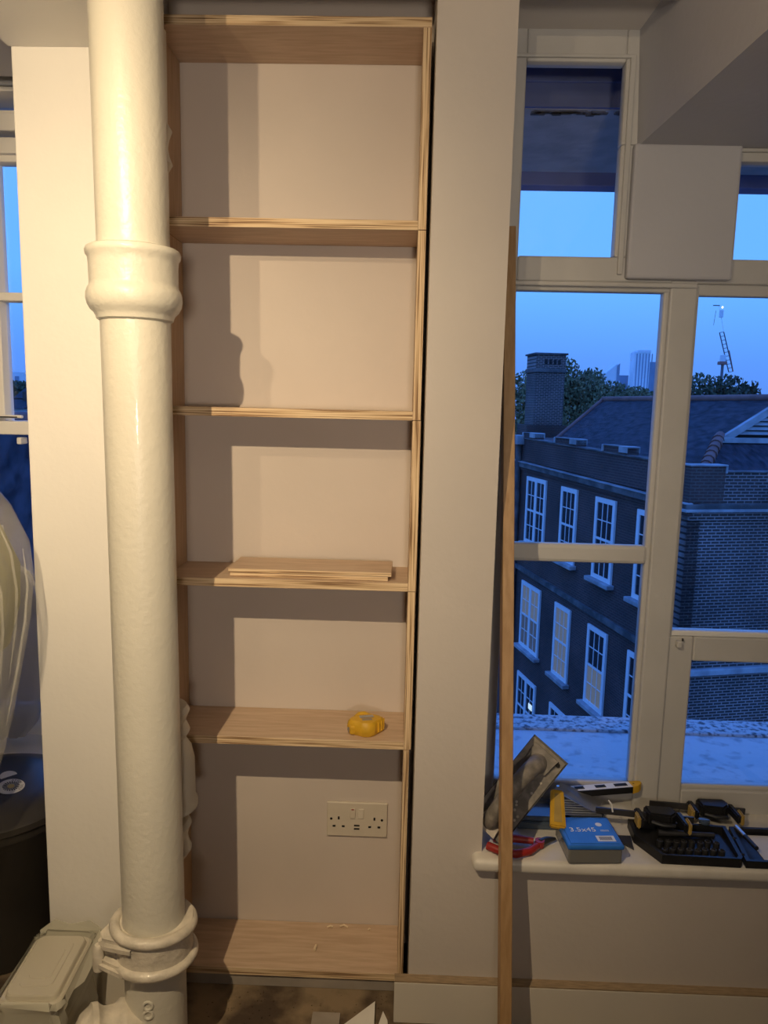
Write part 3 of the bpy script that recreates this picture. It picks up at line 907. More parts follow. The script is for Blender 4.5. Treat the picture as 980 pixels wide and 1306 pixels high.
def sash_window(s0, s1, zb, zt, lit, cols=3, double=False, sill=True):
    """a sash window in the side facade (normal -x)"""
    fw = 0.14
    o = NB()
    X0, X1 = -0.06, 0.02
    box(o, (X0, X1), (s0, s0 + fw), (zb, zt)); box(o, (X0, X1), (s1 - fw, s1), (zb, zt))
    box(o, (X0, X1), (s0 + fw, s1 - fw), (zt - fw, zt)); box(o, (X0, X1), (s0 + fw, s1 - fw), (zb, zb + 0.12))
    w = obj('window', o, 'sash', bd)
    zm = (zb + zt) / 2
    lights = [(s0 + fw, s1 - fw)]
    if double:
        c_ = (s0 + s1) / 2
        obj('mullion', B((X0, X1), (c_ - 0.09, c_ + 0.09), (zb + 0.12, zt - fw)), 'sash', w)
        lights = [(s0 + fw, c_ - 0.09), (c_ + 0.09, s1 - fw)]
    for (a_, b_) in lights:
        obj('meeting_rail', B((X0 + 0.01, X1), (a_, b_), (zm - 0.035, zm + 0.035)), 'sash', w)
        for k in range(1, cols):
            y_ = a_ + (b_ - a_) * k / cols
            obj('glazing_bar', B((X0 + 0.015, X1), (y_ - 0.014, y_ + 0.014), (zb + 0.12, zt - fw)), 'sash', w)
        for (p, q) in ((zb + 0.12, zm - 0.035), (zm + 0.035, zt - fw)):
            z_ = (p + q) / 2
            obj('glazing_bar', B((X0 + 0.015, X1), (a_, b_), (z_ - 0.014, z_ + 0.014)), 'sash', w)
            obj('pane', B((X0 + 0.03, X0 + 0.045), (a_, b_), (p, q)), lit[0] if p > zm else lit[1], w)
    if sill:
        obj('window_sill', B((-0.22, 0.05), (s0 - 0.12, s1 + 0.12), (zb - 0.13, zb), 0.02), 'lead', w)
UP, DN = (-1.24, -3.62), (-5.08, -7.50)
W_S = ((8.02, 9.72, True), (5.66, 6.81, False), (3.28, 4.45, False), (0.95, 2.12, False))
for i, (s0, s1, dbl) in enumerate(W_S):
    sm = (s0 + s1) / 2
    sash_window(s0, s1, fz(sm, UP[1]), fz(sm, UP[0]), ('darkpane', 'darkpane'), 2 if dbl else 3, dbl)
    sash_window(s0, s1, fz(sm, DN[1]), fz(sm, DN[0]), (('litpane', 'halfpane'), ('litpane', 'litpane'), ('darkpane', 'litpane'), ('darkpane', 'darkpane'))[i], 2 if dbl else 3, dbl)
    sash_window(s0, s1, fz(sm, -11.0), fz(sm, -8.55), ('darkpane', 'darkpane'), 2 if dbl else 3, dbl)
obj('strip_light', B((-0.05, -0.028), (8.25, 8.55), (fz(8.4, -9.55), fz(8.4, -9.35))), 'bulb', bd)
# roof: hipped front with a louvred gablet
e_z = Z0 - 0.62
RZ = Z0 + 1.75
def rz(x):
    return e_z + (RZ - e_z) * (x - 0.25) / (4.2 - 0.25)
G = 2.45
bm = NB()
P = lambda x, y, z: bm.verts.new((x, y, z))
hf = P(0.25, 0.25, e_z); gb = P(G, G, rz(G)); ra = P(4.2, G, RZ); rb = P(4.2, 12.5, RZ); hb = P(0.25, 10.3, e_z)
gb2 = P(8.4 - G, G, rz(G)); hf2 = P(8.15, 0.25, e_z); hb2 = P(8.15, 12.5, e_z)
bm.faces.new((hf, gb, ra, rb, hb)); bm.faces.new((hf, hf2, gb2, gb)); bm.faces.new((hf2, hb2, rb, ra, gb2)); bm.faces.new((gb, gb2, ra)); bm.faces.new((hb, rb, hb2)); bm.faces.new((hf, hb, hb2, hf2))
rf = obj('slate_roof', bm, 'slate', bd)
def rod(name, a_, b_, r, m, parent, n=10):
    return obj(name, tube(NB(), [a_, b_], r, n), m, parent, True)
rod('ridge_capping', (4.2, G - 0.1, RZ + 0.02), (4.2, 12.5, RZ + 0.02), 0.11, 'ridge', rf)
hipn = 11
for k in range(hipn):
    a_ = Vector((0.25, 0.25, e_z + 0.03)).lerp(Vector((G - 0.05, G - 0.05, rz(G) + 0.03)), k / hipn)
    b_ = Vector((0.25, 0.25, e_z + 0.03)).lerp(Vector((G - 0.05, G - 0.05, rz(G) + 0.03)), (k + 1.05) / hipn)
    obj('hip_tile', tube(NB(), [a_, b_], [0.16, 0.12], 10), 'ridge', rf, True)
rod('hip_capping', (0.25, 10.3, e_z + 0.03), (4.2, 12.5, RZ + 0.03), 0.08, 'ridge', rf)
# gablet: white barge boards, sill and louvre slats
gz = rz(G)
gab = obj('gablet', prism(NB(), [(G - 0.1, G - 0.10, gz - 0.02), (8.4 - G, G - 0.10, gz - 0.02), (4.2, G - 0.10, RZ + 0.02)], (0, 0.06, 0)), 'blackhole', rf)
pz = (RZ - gz) / (4.2 - G)
bm = NB()
prism(bm, [(G - 0.25, G - 0.24, gz - 0.10), (4.2, G - 0.24, RZ + 0.05), (4.2, G - 0.24, RZ - 0.16), (G + 0.10, G - 0.24, gz - 0.10)], (0, 0.14, 0))
obj('barge_board', bm, 'lead', gab)
bm = NB()
prism(bm, [(8.65 - G, G - 0.24, gz - 0.10), (4.2, G - 0.24, RZ + 0.05), (4.2, G - 0.24, RZ - 0.16), (8.3 - G, G - 0.24, gz - 0.10)], (0, 0.14, 0))
obj('barge_board', bm, 'lead', gab)
obj('gablet_sill', B((G - 0.22, 8.6 - G), (G - 0.34, G - 0.06), (gz - 0.16, gz - 0.02), 0.01), 'lead', gab)
for k in range(6):
    z_ = gz + 0.06 + k * 0.125
    x_ = G + 0.34 + k * 0.125 / pz
    if x_ < 4.1:
        prm = prism(NB(), [(x_, G - 0.20, z_), (8.4 - x_, G - 0.20, z_), (8.4 - x_, G - 0.12, z_ + 0.075), (x_, G - 0.12, z_ + 0.075)], (0, -0.012, 0.022))
        obj('louvre_slat', prm, 'lead', gab)
rl = obj('roof_light', B((2.6, 3.0), (0.95, 1.05), (rz(1.0) + 0.02, rz(1.0) + 0.05)), 'lead', rf)

# chimney stack behind the roof
ch = thing('chimney_stack', 'tall square brick chimney stack rising behind the slate roof', 'chimney', (6.27, 34.0, -1.5), (0, 0, TH_ * 0.6))
hz = 1.5
obj('shaft', B((-0.66, 0.66), (-0.66, 0.66), (0, hz + 2.95)), 'brick_f', ch)
obj('base_block', B((-0.95, 0.85), (-0.70, 0.8), (0, hz + 0.62)), 'brick_r', ch)
obj('stone_band', B((-0.72, 0.72), (-0.72, 0.72), (hz + 2.92, hz + 3.10), 0.02), 'stone', ch)
obj('cap_block', B((-0.67, 0.67), (-0.67, 0.67), (hz + 3.08, hz + 3.68)), 'brick_f', ch)
obj('capping_slab', B((-0.75, 0.75), (-0.75, 0.75), (hz + 3.68, hz + 3.76), 0.02), 'stone', ch)
for k in range(4):
    obj('vent_opening', B((-0.28 + k * 0.2, -0.16 + k * 0.2), (-0.69, -0.66), (hz + 3.26, hz + 3.46)), 'blackhole', ch)

# ------------------------------------------------------------------ trees behind
def tree(label, c, blobs, mt, n=2600, ls=0.30, seed=1, group='trees behind the slate roof'):
    rnd = random.Random(seed)
    t = thing('tree', label, 'tree', (c[0], c[1], -12.0), group=group)
    obj('trunk', tube(NB(), [(c[0], c[1], -12), (c[0] + 0.2, c[1], -4), (c[0], c[1], c[2])], [0.5, 0.4, 0.2], 8), 'bark', t, True)
    bm = NB()
    tot = sum(b[3] * b[4] for b in blobs)
    for (bx, by, bz, rx, rz_) in blobs:
        for _ in range(int(n * rx * rz_ / tot)):
            a = rnd.uniform(0, 2 * PI); u = rnd.uniform(-1, 1); q = math.sqrt(1 - u * u); r = rnd.random() ** 0.45
            p = Vector((c[0] + bx + rx * r * q * math.cos(a), c[1] + by + rx * r * q * math.sin(a), c[2] + bz + rz_ * r * u))
            s = ls * rnd.uniform(0.5, 1.3)
            ex = Euler((rnd.uniform(0, 6.3), rnd.uniform(0, 6.3), rnd.uniform(0, 6.3))).to_matrix()
            vs = [bm.verts.new(p + ex @ Vector(k)) for k in ((-s, 0, 0), (0, -s * 0.5, 0), (s, 0, 0), (0, s * 0.5, 0))]
            bm.faces.new(vs)
    obj('crown', bm, mt, t, kind='stuff')
    return t
tree('pale green tree standing left of the brick chimney', (8.6, 52, 0.2), [(-0.3, 0, 1.9, 1.5, 1.9), (0.3, 0, -0.5, 2.0, 2.2), (0, 0, -3, 2.4, 2.4)], 'leaf', 6000, 0.17, 1)
tree('broad pale green tree just right of the brick chimney', (13.3, 60, 0.2), [(-0.6, 0, 3.0, 1.4, 2.2), (-2.0, 0, 1.8, 2.0, 2.4), (1.3, 0, 2.2, 1.8, 2.3), (-1, 0, -1.0, 3.2, 3.0), (1.6, 0, -1.0, 2.8, 3.0)], 'leaf', 14000, 0.17, 2)
tree('low pale green tree in front of the wedge roofed tower', (19.6, 74, 0.6), [(-1.8, 0, 2.2, 2.0, 2.4), (0.8, 0, 1.6, 2.2, 2.0), (0, 0, -1.0, 3.8, 2.5)], 'leaf', 9000, 0.20, 3)
tree('small grey green tree below the tall pale tower', (27.4, 88, 0.9), [(-0.5, 0, 1.3, 2.4, 2.0), (2.4, 0, 1.1, 2.4, 1.9), (0, 0, -1.5, 4.4, 2.2)], 'leaf', 9000, 0.22, 4)
tree('dense dark green tree below the construction crane', (19.0, 46, 0.2), [(-1.3, 0, 1.5, 1.5, 2.0), (0.4, 0, 1.5, 1.6, 2.0), (1.5, 0, 0.9, 1.1, 2.1), (1.9, 0, 2.3, 0.5, 0.8), (-2.2, 0, 0.4, 1.4, 2.0), (0, 0, -1.5, 3.0, 2.0)], 'leafd', 12000, 0.16, 5)
tree('distant dark tree at the right edge of window', (27.6, 57, -0.8), [(0.6, 0, 1.3, 1.5, 2.2), (0.4, 0, -1, 2.0, 2.2)], 'leafd', 4000, 0.20, 6)

# ------------------------------------------------------------------ skyline
tw = thing('tower_block', 'tall pale tower block on the skyline with vertical ribs', 'tower', (280, 905, -30))
obj('body', B((270.5, 289), (905, 922), (-30, 71)), 'tower', tw)
for k in range(6):
    x_ = 270.6 + k * 3.55
    obj('window_band', B((x_ + 2.2, x_ + 3.3), (904.6, 905.2), (-20, 69)), 'towerg', tw)
obj('roof_crown', B((274, 289), (904.5, 921), (70, 73)), 'tower', tw)
tw = thing('tower_block', 'narrower glassy blue tower beside the tall pale tower', 'tower', (297, 925, -30))
obj('body', B((291.5, 305), (925, 940), (-30, 61)), 'towerg', tw)
obj('rib', B((291.5, 293), (924.5, 925), (-30, 61)), 'tower', tw)
tw = thing('wedge_tower', 'white tower with a steep slanted roof left of tall tower', 'tower', (243, 900, -30))
obj('body', prism(NB(), [(232, 900, -30), (252, 900, -30), (252, 900, 55), (249, 900, 56), (229, 900, 39)], (0, 15, 0)), 'tower', tw)
obj('dark_edge', prism(NB(), [(249.5, 899, -30), (252.5, 899, -30), (252.5, 899, 57), (249.5, 899, 54)], (0, 1, 0)), 'towerg', tw)
tw = thing('office_block', 'low blue grey block between the wedge tower and tall tower', 'building', (262, 940, -30))
obj('body', B((255, 275), (940, 955), (-30, 45)), 'towerg', tw)
obj('pale_wing', B((247, 262), (930, 939), (-30, 38)), 'tower', tw)
tw = thing('office_block', 'long low white block at the foot of the towers', 'building', (270, 880, -30))
obj('body', B((246, 300), (880, 890), (-30, 24)), 'tower', tw)
for k in range(8):
    obj('window_band', B((250 + k * 6, 254 + k * 6), (879.5, 880.2), (8, 20)), 'towerg', tw)

cr = thing('tower_crane', 'construction crane with lattice jib and small lamp above trees', 'crane', (256, 600, -20))
j0, j1, j2 = Vector((256.5, 600, 34)), Vector((246.8, 600, 64)), Vector((241.5, 600, 84))
off = Vector((3.6, 0, 0.6))
jib = obj('jib_rail', tube(NB(), [j0, j1], 0.42, 6), 'crane_m', cr)
obj('jib_rail', tube(NB(), [j0 - off * 0.9, j1 - off * 0.9], 0.42, 6), 'crane_m', cr)
for k in range(11):
    a_ = j0.lerp(j1, k / 10); b_ = a_ - off * 0.9
    obj('jib_rung', tube(NB(), [a_, b_], 0.25, 5), 'crane_m', cr)
obj('jib_tip', tube(NB(), [j1, j2], 0.14, 6), 'tower', cr)
obj('jib_head', B((242.5, 245.0), (599, 601), (75, 80.5)), 'tower', cr)
obj('hoist_hook', tube(NB(), [(239.5, 600, 80), (238.5, 600, 69)], 0.16, 5), 'crane_m', cr)
obj('top_bracket', B((237, 242), (599.5, 600.5), (83.6, 84.2)), 'crane_m', cr)
obj('warning_lamp', lathe(NB(), [(0.2, -0.9), (0.9, 0), (0.2, 0.9)], (243.8, 599, 82.5), 12), 'crane_l', cr)
obj('cab', B((246.2, 249.6), (598, 602), (41, 46.5), 0.3), 'tower', cr)
obj('counterweight', B((244.8, 250.6), (597.5, 602.5), (39, 41.5), 0.3), 'crane_r', cr)
obj('mast', B((247.2, 248.8), (599.2, 600.8), (-20, 41)), 'crane_m', cr)
obj('back_stay', tube(NB(), [j0, (252, 600, 50)], 0.5, 6), 'crane_r', cr)
struct('street_ground', B((-300, 500), (3.0, 1000), (-16, -14)), 'ground')
struct('outer_wall_below', B((-3, 4), (1.80, 2.2), (-14, 0.20)), 'stone')

# view from the left window: dark roof close by, houses further off
nr = thing('slate_roofed_building', 'dark slate roof close outside the left hand window', 'building', (-6.4, 9.0, -14))
bm = NB()
prism(bm, [(-14, 6.2, -3.2), (-14, 8.6, 1.05), (-14, 11.0, -3.2)], (12.5, 0, 0))
obj('slate_roof', bm, 'slate', nr)
obj('wall', B((-14, -1.5), (6.4, 10.8), (-14, -3.2)), 'brick_f', nr)
obj('ridge_capping', tube(NB(), [(-14, 8.6, 1.06), (-1.5, 8.6, 1.06)], 0.09, 8), 'ridge', nr, True)
def house(label, x, y, w, z0, z1, rh, m):
    h = thing('terraced_house', label, 'house', (x + w / 2, y, -14), group='distant houses seen through the left window')
    obj('wall', B((x, x + w), (y, y + 8), (-14, z1)), m, h)
    r_ = obj('roof', prism(NB(), [(x - 0.2, y - 0.3, z1), (x - 0.2, y + 4, z1 + rh), (x - 0.2, y + 8.3, z1)], (w + 0.4, 0, 0)), 'slate', h)
    obj('chimney', B((x + w * 0.7, x + w * 0.7 + 0.8), (y + 3.4, y + 4.4), (z1 + rh - 1, z1 + rh + 1.2)), 'brick_r', r_)
    for k in range(2):
        for q in range(2):
            wx = x + w * (0.18 + 0.42 * k)
            f_ = obj('window', B((wx, wx + w * 0.22), (y - 0.06, y + 0.02), (z1 - 1.9 - q * 3, z1 - 0.4 - q * 3)), 'sash', h)
            obj('pane', B((wx + 0.1, wx + w * 0.22 - 0.1), (y - 0.09, y - 0.05), (z1 - 1.8 - q * 3, z1 - 0.5 - q * 3)), 'darkpane', f_)
house('pale rendered house nearest the meeting rail in left window', -63.5, 112, 6, -14, -0.4, 1.4, 'house')
house('darker brick house behind the pale house in left window', -66.0, 126, 7, -14, 1.2, 1.8, 'brick_r')
house('white house furthest right of those in left window', -56.0, 118, 5, -14, 0.2, 1.3, 'house')
tree('dark round tree among houses in the left hand window', (-76.0, 148, 1.0), [(0, 0, 1.2, 3.6, 2.4), (2.5, 0, 0.2, 2.4, 1.8)], 'leafd', 1800, 0.45, 9, 'trees seen through the left window')
tw = thing('tower_block', 'hazy far block on the skyline of left hand window', 'tower', (-203, 380, -14))
obj('body', B((-210, -196), (380, 395), (-14, 14)), 'tower', tw)
for k in range(4):
    obj('window_band', B((-208.5 + k * 3.3, -206.5 + k * 3.3), (379.6, 380.2), (0, 12)), 'towerg', tw)

# ================================================================== THINGS LEFT OF THE PIER
# bin
bx_, by_ = -0.950, 1.640
bn = thing('rubbish_bin', 'charcoal plastic dustbin with round lid left of the pier', 'bin', (bx_, by_, 0.0))
obj('body', lathe(NB(), [(0.135, 0.001), (0.140, 0.02), (0.180, 0.335), (0.184, 0.34), (0.186, 0.345), (0.186, 0.362), (0.178, 0.366)], (bx_, by_, 0), 48), 'bin', bn, True)
ld_ = obj('lid', lathe(NB(), [(0.188, 0.362), (0.193, 0.366), (0.193, 0.380), (0.186, 0.386), (0.180, 0.388), (0.170, 0.398), (0.120, 0.412), (0.05, 0.420), (0.002, 0.421)], (bx_, by_, 0), 48), 'bin', bn, True)
obj('rim_handle', lathe(NB(), [(0.005, -0.006), (0.012, 0), (0.005, 0.006)], (bx_ - 0.02, by_ - 0.190, 0.345), 12, (0, -1, 0)), 'bin', bn, True)
# round sticker on the lid
sc_ = Vector((-0.892, 1.602, 0.4185))
nrm = Vector((0.13, -0.09, 1)).normalized()
stq = Vector((0, 0, 1)).rotation_difference(nrm).to_matrix().to_4x4()
SM = Matrix.Translation(sc_) @ stq
stk = obj('sticker', lathe(NB(), [(0.029, -0.003), (0.029, 0.0008)], sc_, 36, nrm), 'paper', ld_)
bm = NB()
for k in range(20):
    a = 2 * PI * k / 20
    vs = []
    for (r_, w_) in ((0.008, -0.10), (0.008, 0.10), (0.0185, 0.085), (0.0185, -0.085)):
        vs.append(bm.verts.new(SM @ Vector((r_ * math.cos(a + w_), r_ * math.sin(a + w_), 0.0012))))
    bm.faces.new(vs)
obj('sticker_rays', bm, 'ink', stk)
obj('sticker_centre', lathe(NB(), [(0.0075, 0.0008), (0.0075, 0.0013)], sc_, 20, nrm), 'gold', stk)
word = 'ATION 2023'
for k, chh in enumerate(word):
    if chh == ' ': continue
    a = PI * 0.60 - k * 0.235
    mt_ = SM @ Matrix.Rotation(a - PI / 2, 4, 'Z') @ Matrix.Translation((0, 0.0205, 0.0012))
    text_obj('sticker_letter', chh, 0.0078, 'ink', stk, mt_, 0.0001)
obj('sticker', lathe(NB(), [(0.019, -0.003), (0.019, 0.0006)], sc_ + Vector((-0.030, 0.045, 0.002)), 30, nrm), 'paper', ld_)
# clutter on the sill of the left window
o = obj('glass_jar', lathe(NB(), [(0.016, 0), (0.018, 0.004), (0.018, 0.05), (0.012, 0.058), (0.012, 0.068), (0.002, 0.069)], (-0.895, 1.875, 0.4005), 20), 'slatebox', None, True); tag(o, 'small dark blue jar on the left window sill', 'jar')
o = obj('cloth_bundle', lathe(NB(), [(0.020, 0), (0.030, 0.004), (0.032, 0.012), (0.022, 0.019), (0.008, 0.022)], (-0.845, 1.865, 0.4005), 14), 'olive', None, True); tag(o, 'crumpled dark rag on the left window sill beside jar', 'rag')

# clear plastic sheet draped over an olive cushion stack, left edge of the picture
pc = thing('plastic_cover', 'clear plastic sheeting draped over an olive green bundle at left edge', 'plastic sheet', (-0.93, 1.20, 0.0))
def drape(prof, cx, cy, ry, nz, amp, seed, n=72):
    rnd = random.Random(seed)
    ph = [rnd.uniform(0, 6.28) for _ in range(6)]
    bm = NB(); rings = []
    for (r, z) in prof:
        rg = []
        for i in range(n):
            a = 2 * PI * i / n
            fold = sum(math.sin(a * (k + 3) * 2 + ph[k] + z * 3 * (k - 2)) for k in range(5)) / 4
            fade = min(1.0, max(0.0, (1.16 - z) / 0.5))
            rr = r * (1 + amp * fold * (0.25 + fade))
            rg.append(bm.verts.new((cx + rr * math.cos(a), cy + rr * ry * math.sin(a), z + 0.010 * fold)))
        rings.append(rg)
    for a_, b_ in zip(rings, rings[1:]):
        for i in range(n):
            bm.faces.new((a_[i], a_[(i + 1) % n], b_[(i + 1) % n], b_[i]))
    return bm
obj('clear_sheet', drape([(0.02, 1.235), (0.10, 1.215), (0.165, 1.17), (0.210, 1.11), (0.240, 1.04), (0.246, 0.97), (0.238, 0.90), (0.218, 0.80), (0.195, 0.70), (0.172, 0.62), (0.150, 0.55), (0.135, 0.50)], -0.935, 1.32, 0.75, 12, 0.05, 4), 'film', pc, True)
obj('olive_bundle', drape([(0.01, 1.21), (0.10, 1.19), (0.16, 1.14), (0.195, 1.07), (0.222, 1.00), (0.215, 0.92), (0.19, 0.84), (0.01, 0.80)], -0.935, 1.32, 0.72, 12, 0.10, 5), 'olive', pc, True)
obj('grey_bundle', drape([(0.01, 0.86), (0.15, 0.84), (0.175, 0.80), (0.165, 0.72), (0.12, 0.62), (0.09, 0.52), (0.02, 0.51)], -0.945, 1.30, 0.70, 12, 0.06, 6), 'greycloth', pc, True)
obj('stand', lathe(NB(), [(0.16, 0.001), (0.16, 0.02), (0.03, 0.03), (0.02, 0.10), (0.02, 0.53)], (-1.02, 1.30, 0), 20), 'dsteel', pc, True)

for k in range(9):
    pts = []
    for q, (r, z) in enumerate([(0.165, 1.17), (0.212, 1.11), (0.241, 1.04), (0.247, 0.97), (0.239, 0.90), (0.219, 0.80), (0.196, 0.70), (0.173, 0.62)]):
        a = math.radians(-82 + k * 10.5 + (q - 3) * (1.5 + 1.2 * ((k * 7) % 4 - 1.5)))
        pts.append((-0.935 + r * math.cos(a), 1.32 + r * 0.75 * math.sin(a), z))
    obj('fold', tube(NB(), pts[k % 3:len(pts) - (k * 2) % 3], [0.0006] + [0.0026] * (len(pts[k % 3:len(pts) - (k * 2) % 3]) - 2) + [0.0006], 8), 'film', pc, True)
wb = thing('carrier_bag', 'milky white plastic bag hanging in front of left window', 'plastic bag', (-1.03, 1.83, 0.43))
obj('bag_body', drape([(0.03, 0.90), (0.085, 0.86), (0.110, 0.78), (0.114, 0.66), (0.108, 0.55), (0.085, 0.47), (0.05, 0.43), (0.01, 0.425)], -1.032, 1.845, 0.42, 12, 0.05, 8), 'film2', wb, True)
obj('bag_handle', tube(NB(), [(-1.06, 1.845, 0.88), (-1.045, 1.85, 0.99), (-1.02, 1.85, 0.99), (-1.005, 1.845, 0.88)], 0.005, 8), 'film2', wb, True)

# takeaway tub in a thin bag, bottom left corner
tb = thing('food_tub', 'rectangular plastic tub with frosted lid in a crumpled thin bag', 'tub', (-0.682, 1.325, 0.0), (0, 0, 0.05))
rnd = random.Random(12)
def rrect(hx, hy, r, n=8):
    pts = []
    for (sx_, sy_, a0) in ((1, 1, 0), (-1, 1, PI / 2), (-1, -1, PI), (1, -1, 1.5 * PI)):
        for k in range(n + 1):
            a = a0 + (PI / 2) * k / n
            pts.append((sx_ * (hx - r) + r * math.cos(a), sy_ * (hy - r) + r * math.sin(a)))
    return pts
def loft(levels, cap_top=True, cap_bot=True, jit=0.0, n=8):
    bm = NB(); rings = []
    for (hx, hy, r, z) in levels:
        rings.append([bm.verts.new((x + rnd.uniform(-jit, jit), y + rnd.uniform(-jit, jit), z + rnd.uniform(-jit, jit))) for (x, y) in rrect(hx, hy, r, n)])
    m_ = len(rings[0])
    for a_, b_ in zip(rings, rings[1:]):
        for i in range(m_):
            bm.faces.new((a_[i], a_[(i + 1) % m_], b_[(i + 1) % m_], b_[i]))
    if cap_bot: bm.faces.new(list(reversed(rings[0])))
    if cap_top: bm.faces.new(rings[-1])
    return bm
obj('tub_body', loft([(0.044, 0.074, 0.016, 0.075), (0.052, 0.084, 0.018, 0.178), (0.056, 0.088, 0.018, 0.180), (0.056, 0.088, 0.018, 0.184)]), 'lid', tb, True)
li = obj('tub_lid', loft([(0.059, 0.091, 0.019, 0.180), (0.0595, 0.0915, 0.019, 0.187), (0.056, 0.088, 0.018, 0.190), (0.051, 0.083, 0.016, 0.1885), (0.049, 0.081, 0.016, 0.196), (0.047, 0.079, 0.015, 0.1985)]), 'lid', tb)
obj('lid_panel', loft([(0.032, 0.060, 0.010, 0.198), (0.031, 0.059, 0.010, 0.2000)]), 'lid', li)
obj('lid_panel', loft([(0.022, 0.040, 0.008, 0.1995), (0.021, 0.039, 0.008, 0.2012)]), 'lid', li)
obj('thin_bag', loft([(0.058, 0.088, 0.03, 0.002), (0.066, 0.098, 0.03, 0.03), (0.068, 0.098, 0.03, 0.07), (0.064, 0.096, 0.026, 0.11), (0.067, 0.099, 0.024, 0.145), (0.064, 0.097, 0.022, 0.172), (0.068, 0.102, 0.022, 0.186), (0.064, 0.098, 0.021, 0.193)], False, True, 0.0045), 'bag', tb, True)
obj('bag_flap', prism(NB(), [(-0.055, 0.098, 0.170), (0.066, 0.100, 0.165), (0.070, 0.104, 0.196), (0.045, 0.108, 0.212), (0.005, 0.107, 0.204), (-0.030, 0.108, 0.214), (-0.060, 0.104, 0.192)], (0, 0.0015, 0)), 'bag', tb)
obj('bag_flap', prism(NB(), [(0.066, 0.100, 0.196), (0.082, 0.092, 0.182), (0.078, -0.02, 0.175), (0.066, -0.06, 0.186)], (0.001, 0, 0.001)), 'bag', tb)

# scraps on the floor in front of the bookshelf
o = obj('paper_scrap', prism(NB(), [(-0.115, 1.395, 0.004), (-0.030, 1.475, 0.010), (-0.030, 1.385, 0.006)], (0, 0.002, 0.002)), 'paper'); tag(o, 'torn white triangular paper scrap on floor below the bookshelf', 'paper scrap')
o = obj('paper_scrap', prism(NB(), [(-0.026, 1.40, 0.003), (-0.012, 1.452, 0.008), (-0.002, 1.43, 0.006), (0.004, 1.38, 0.003)], (0, 0.001, 0.002)), 'paper'); tag(o, 'curled pale paper sliver on the floor by the skirting', 'paper scrap')
o = obj('card_scrap', B((-0.165, -0.105), (1.395, 1.450), (0.001, 0.004)), 'card'); tag(o, 'small grey card scrap on floor beside the torn paper', 'card')
bm = NB()
rnd = random.Random(5)
for k in range(140):
    x = rnd.uniform(-0.40, 0.0); y = rnd.uniform(1.36, 1.51); s = rnd.uniform(0.0006, 0.0018)
    box(bm, (x - s, x + s), (y - s, y + s), (0.0, s * 1.4))
o = obj('floor_grit', bm, 'floor', kind='stuff'); tag(o, 'scattered crumbs of plaster and sawdust on the bare floor', 'debris')

# ================================================================== TOOLS ON THE WINDOW SILL
SZ = 0.3915
# plaster float leaning among the tools
p0 = Vector((0.229, 1.470, SZ + 0.008))
lv_ = Vector((0.136, 0.040, 0.166)); wv_ = Vector((-0.078, 0.036, 0.012))
L_, W_ = lv_.length, wv_.length
lx = lv_.normalized(); wy = (wv_ - lx * wv_.dot(lx)).normalized(); nz_ = lx.cross(wy)
if nz_.y > 0: nz_ = -nz_
fl = thing('plaster_float', 'plaster spattered grey float with arched handle propped up on the sill', 'plaster float', p0)
def lp(u, v_, h): return p0 + lx * (u * L_) + wy * (v_ * W_) + nz_ * h
obj('blade', prism(NB(), [lp(0, 0, 0), lp(1, 0, 0), lp(1, 1, 0), lp(0, 1, 0)], nz_ * 0.004), 'float', fl)
obj('backing_sheet', prism(NB(), [lp(-0.01, -0.03, -0.003), lp(1.02, -0.03, -0.003), lp(1.02, 1.02, -0.003), lp(-0.01, 1.02, -0.003)], nz_ * 0.0028), 'black', fl)
obj('handle', tube(NB(), [lp(0.10, 0.5, 0.006), lp(0.13, 0.5, 0.026), lp(0.22, 0.5, 0.046), lp(0.38, 0.5, 0.056), lp(0.58, 0.5, 0.056), lp(0.72, 0.5, 0.046), lp(0.80, 0.5, 0.026), lp(0.83, 0.5, 0.006)], [0.020, 0.018, 0.017, 0.0175, 0.0175, 0.0175, 0.019, 0.022], 16), 'float', fl, True)
obj('handle_foot', prism(NB(), [lp(0.0, 0.2, 0.003), lp(0.16, 0.25, 0.003), lp(0.16, 0.75, 0.003), lp(0.0, 0.8, 0.003)], nz_ * 0.014), 'plaster', fl)
obj('handle_foot', prism(NB(), [lp(0.78, 0.2, 0.003), lp(0.97, 0.15, 0.003), lp(0.97, 0.85, 0.003), lp(0.78, 0.8, 0.003)], nz_ * 0.012), 'float', fl)
obj('rivet', lathe(NB(), [(0.005, 0), (0.005, 0.004)], lp(0.94, 0.12, 0.005), 12, nz_), 'blackhole', fl)
rnd = random.Random(8)
for k in range(9):
    q = lp(rnd.uniform(0.25, 0.95), rnd.uniform(0.02, 0.35), 0.004)
    obj('plaster_splash', lathe(NB(), [(0.003, 0), (0.0022, 0.0012), (0.0003, 0.0016)], q, 7, nz_), 'plaster', fl)
for k in range(4):
    q = lp(0.01 + 0.01 * k, 0.7 + 0.1 * k, 0.006)
    obj('green_tape_end', tube(NB(), [q, q + Vector((-0.006, 0, 0.006)), q + Vector((-0.008, -0.004, -0.004))], 0.003, 6), 'green', fl)

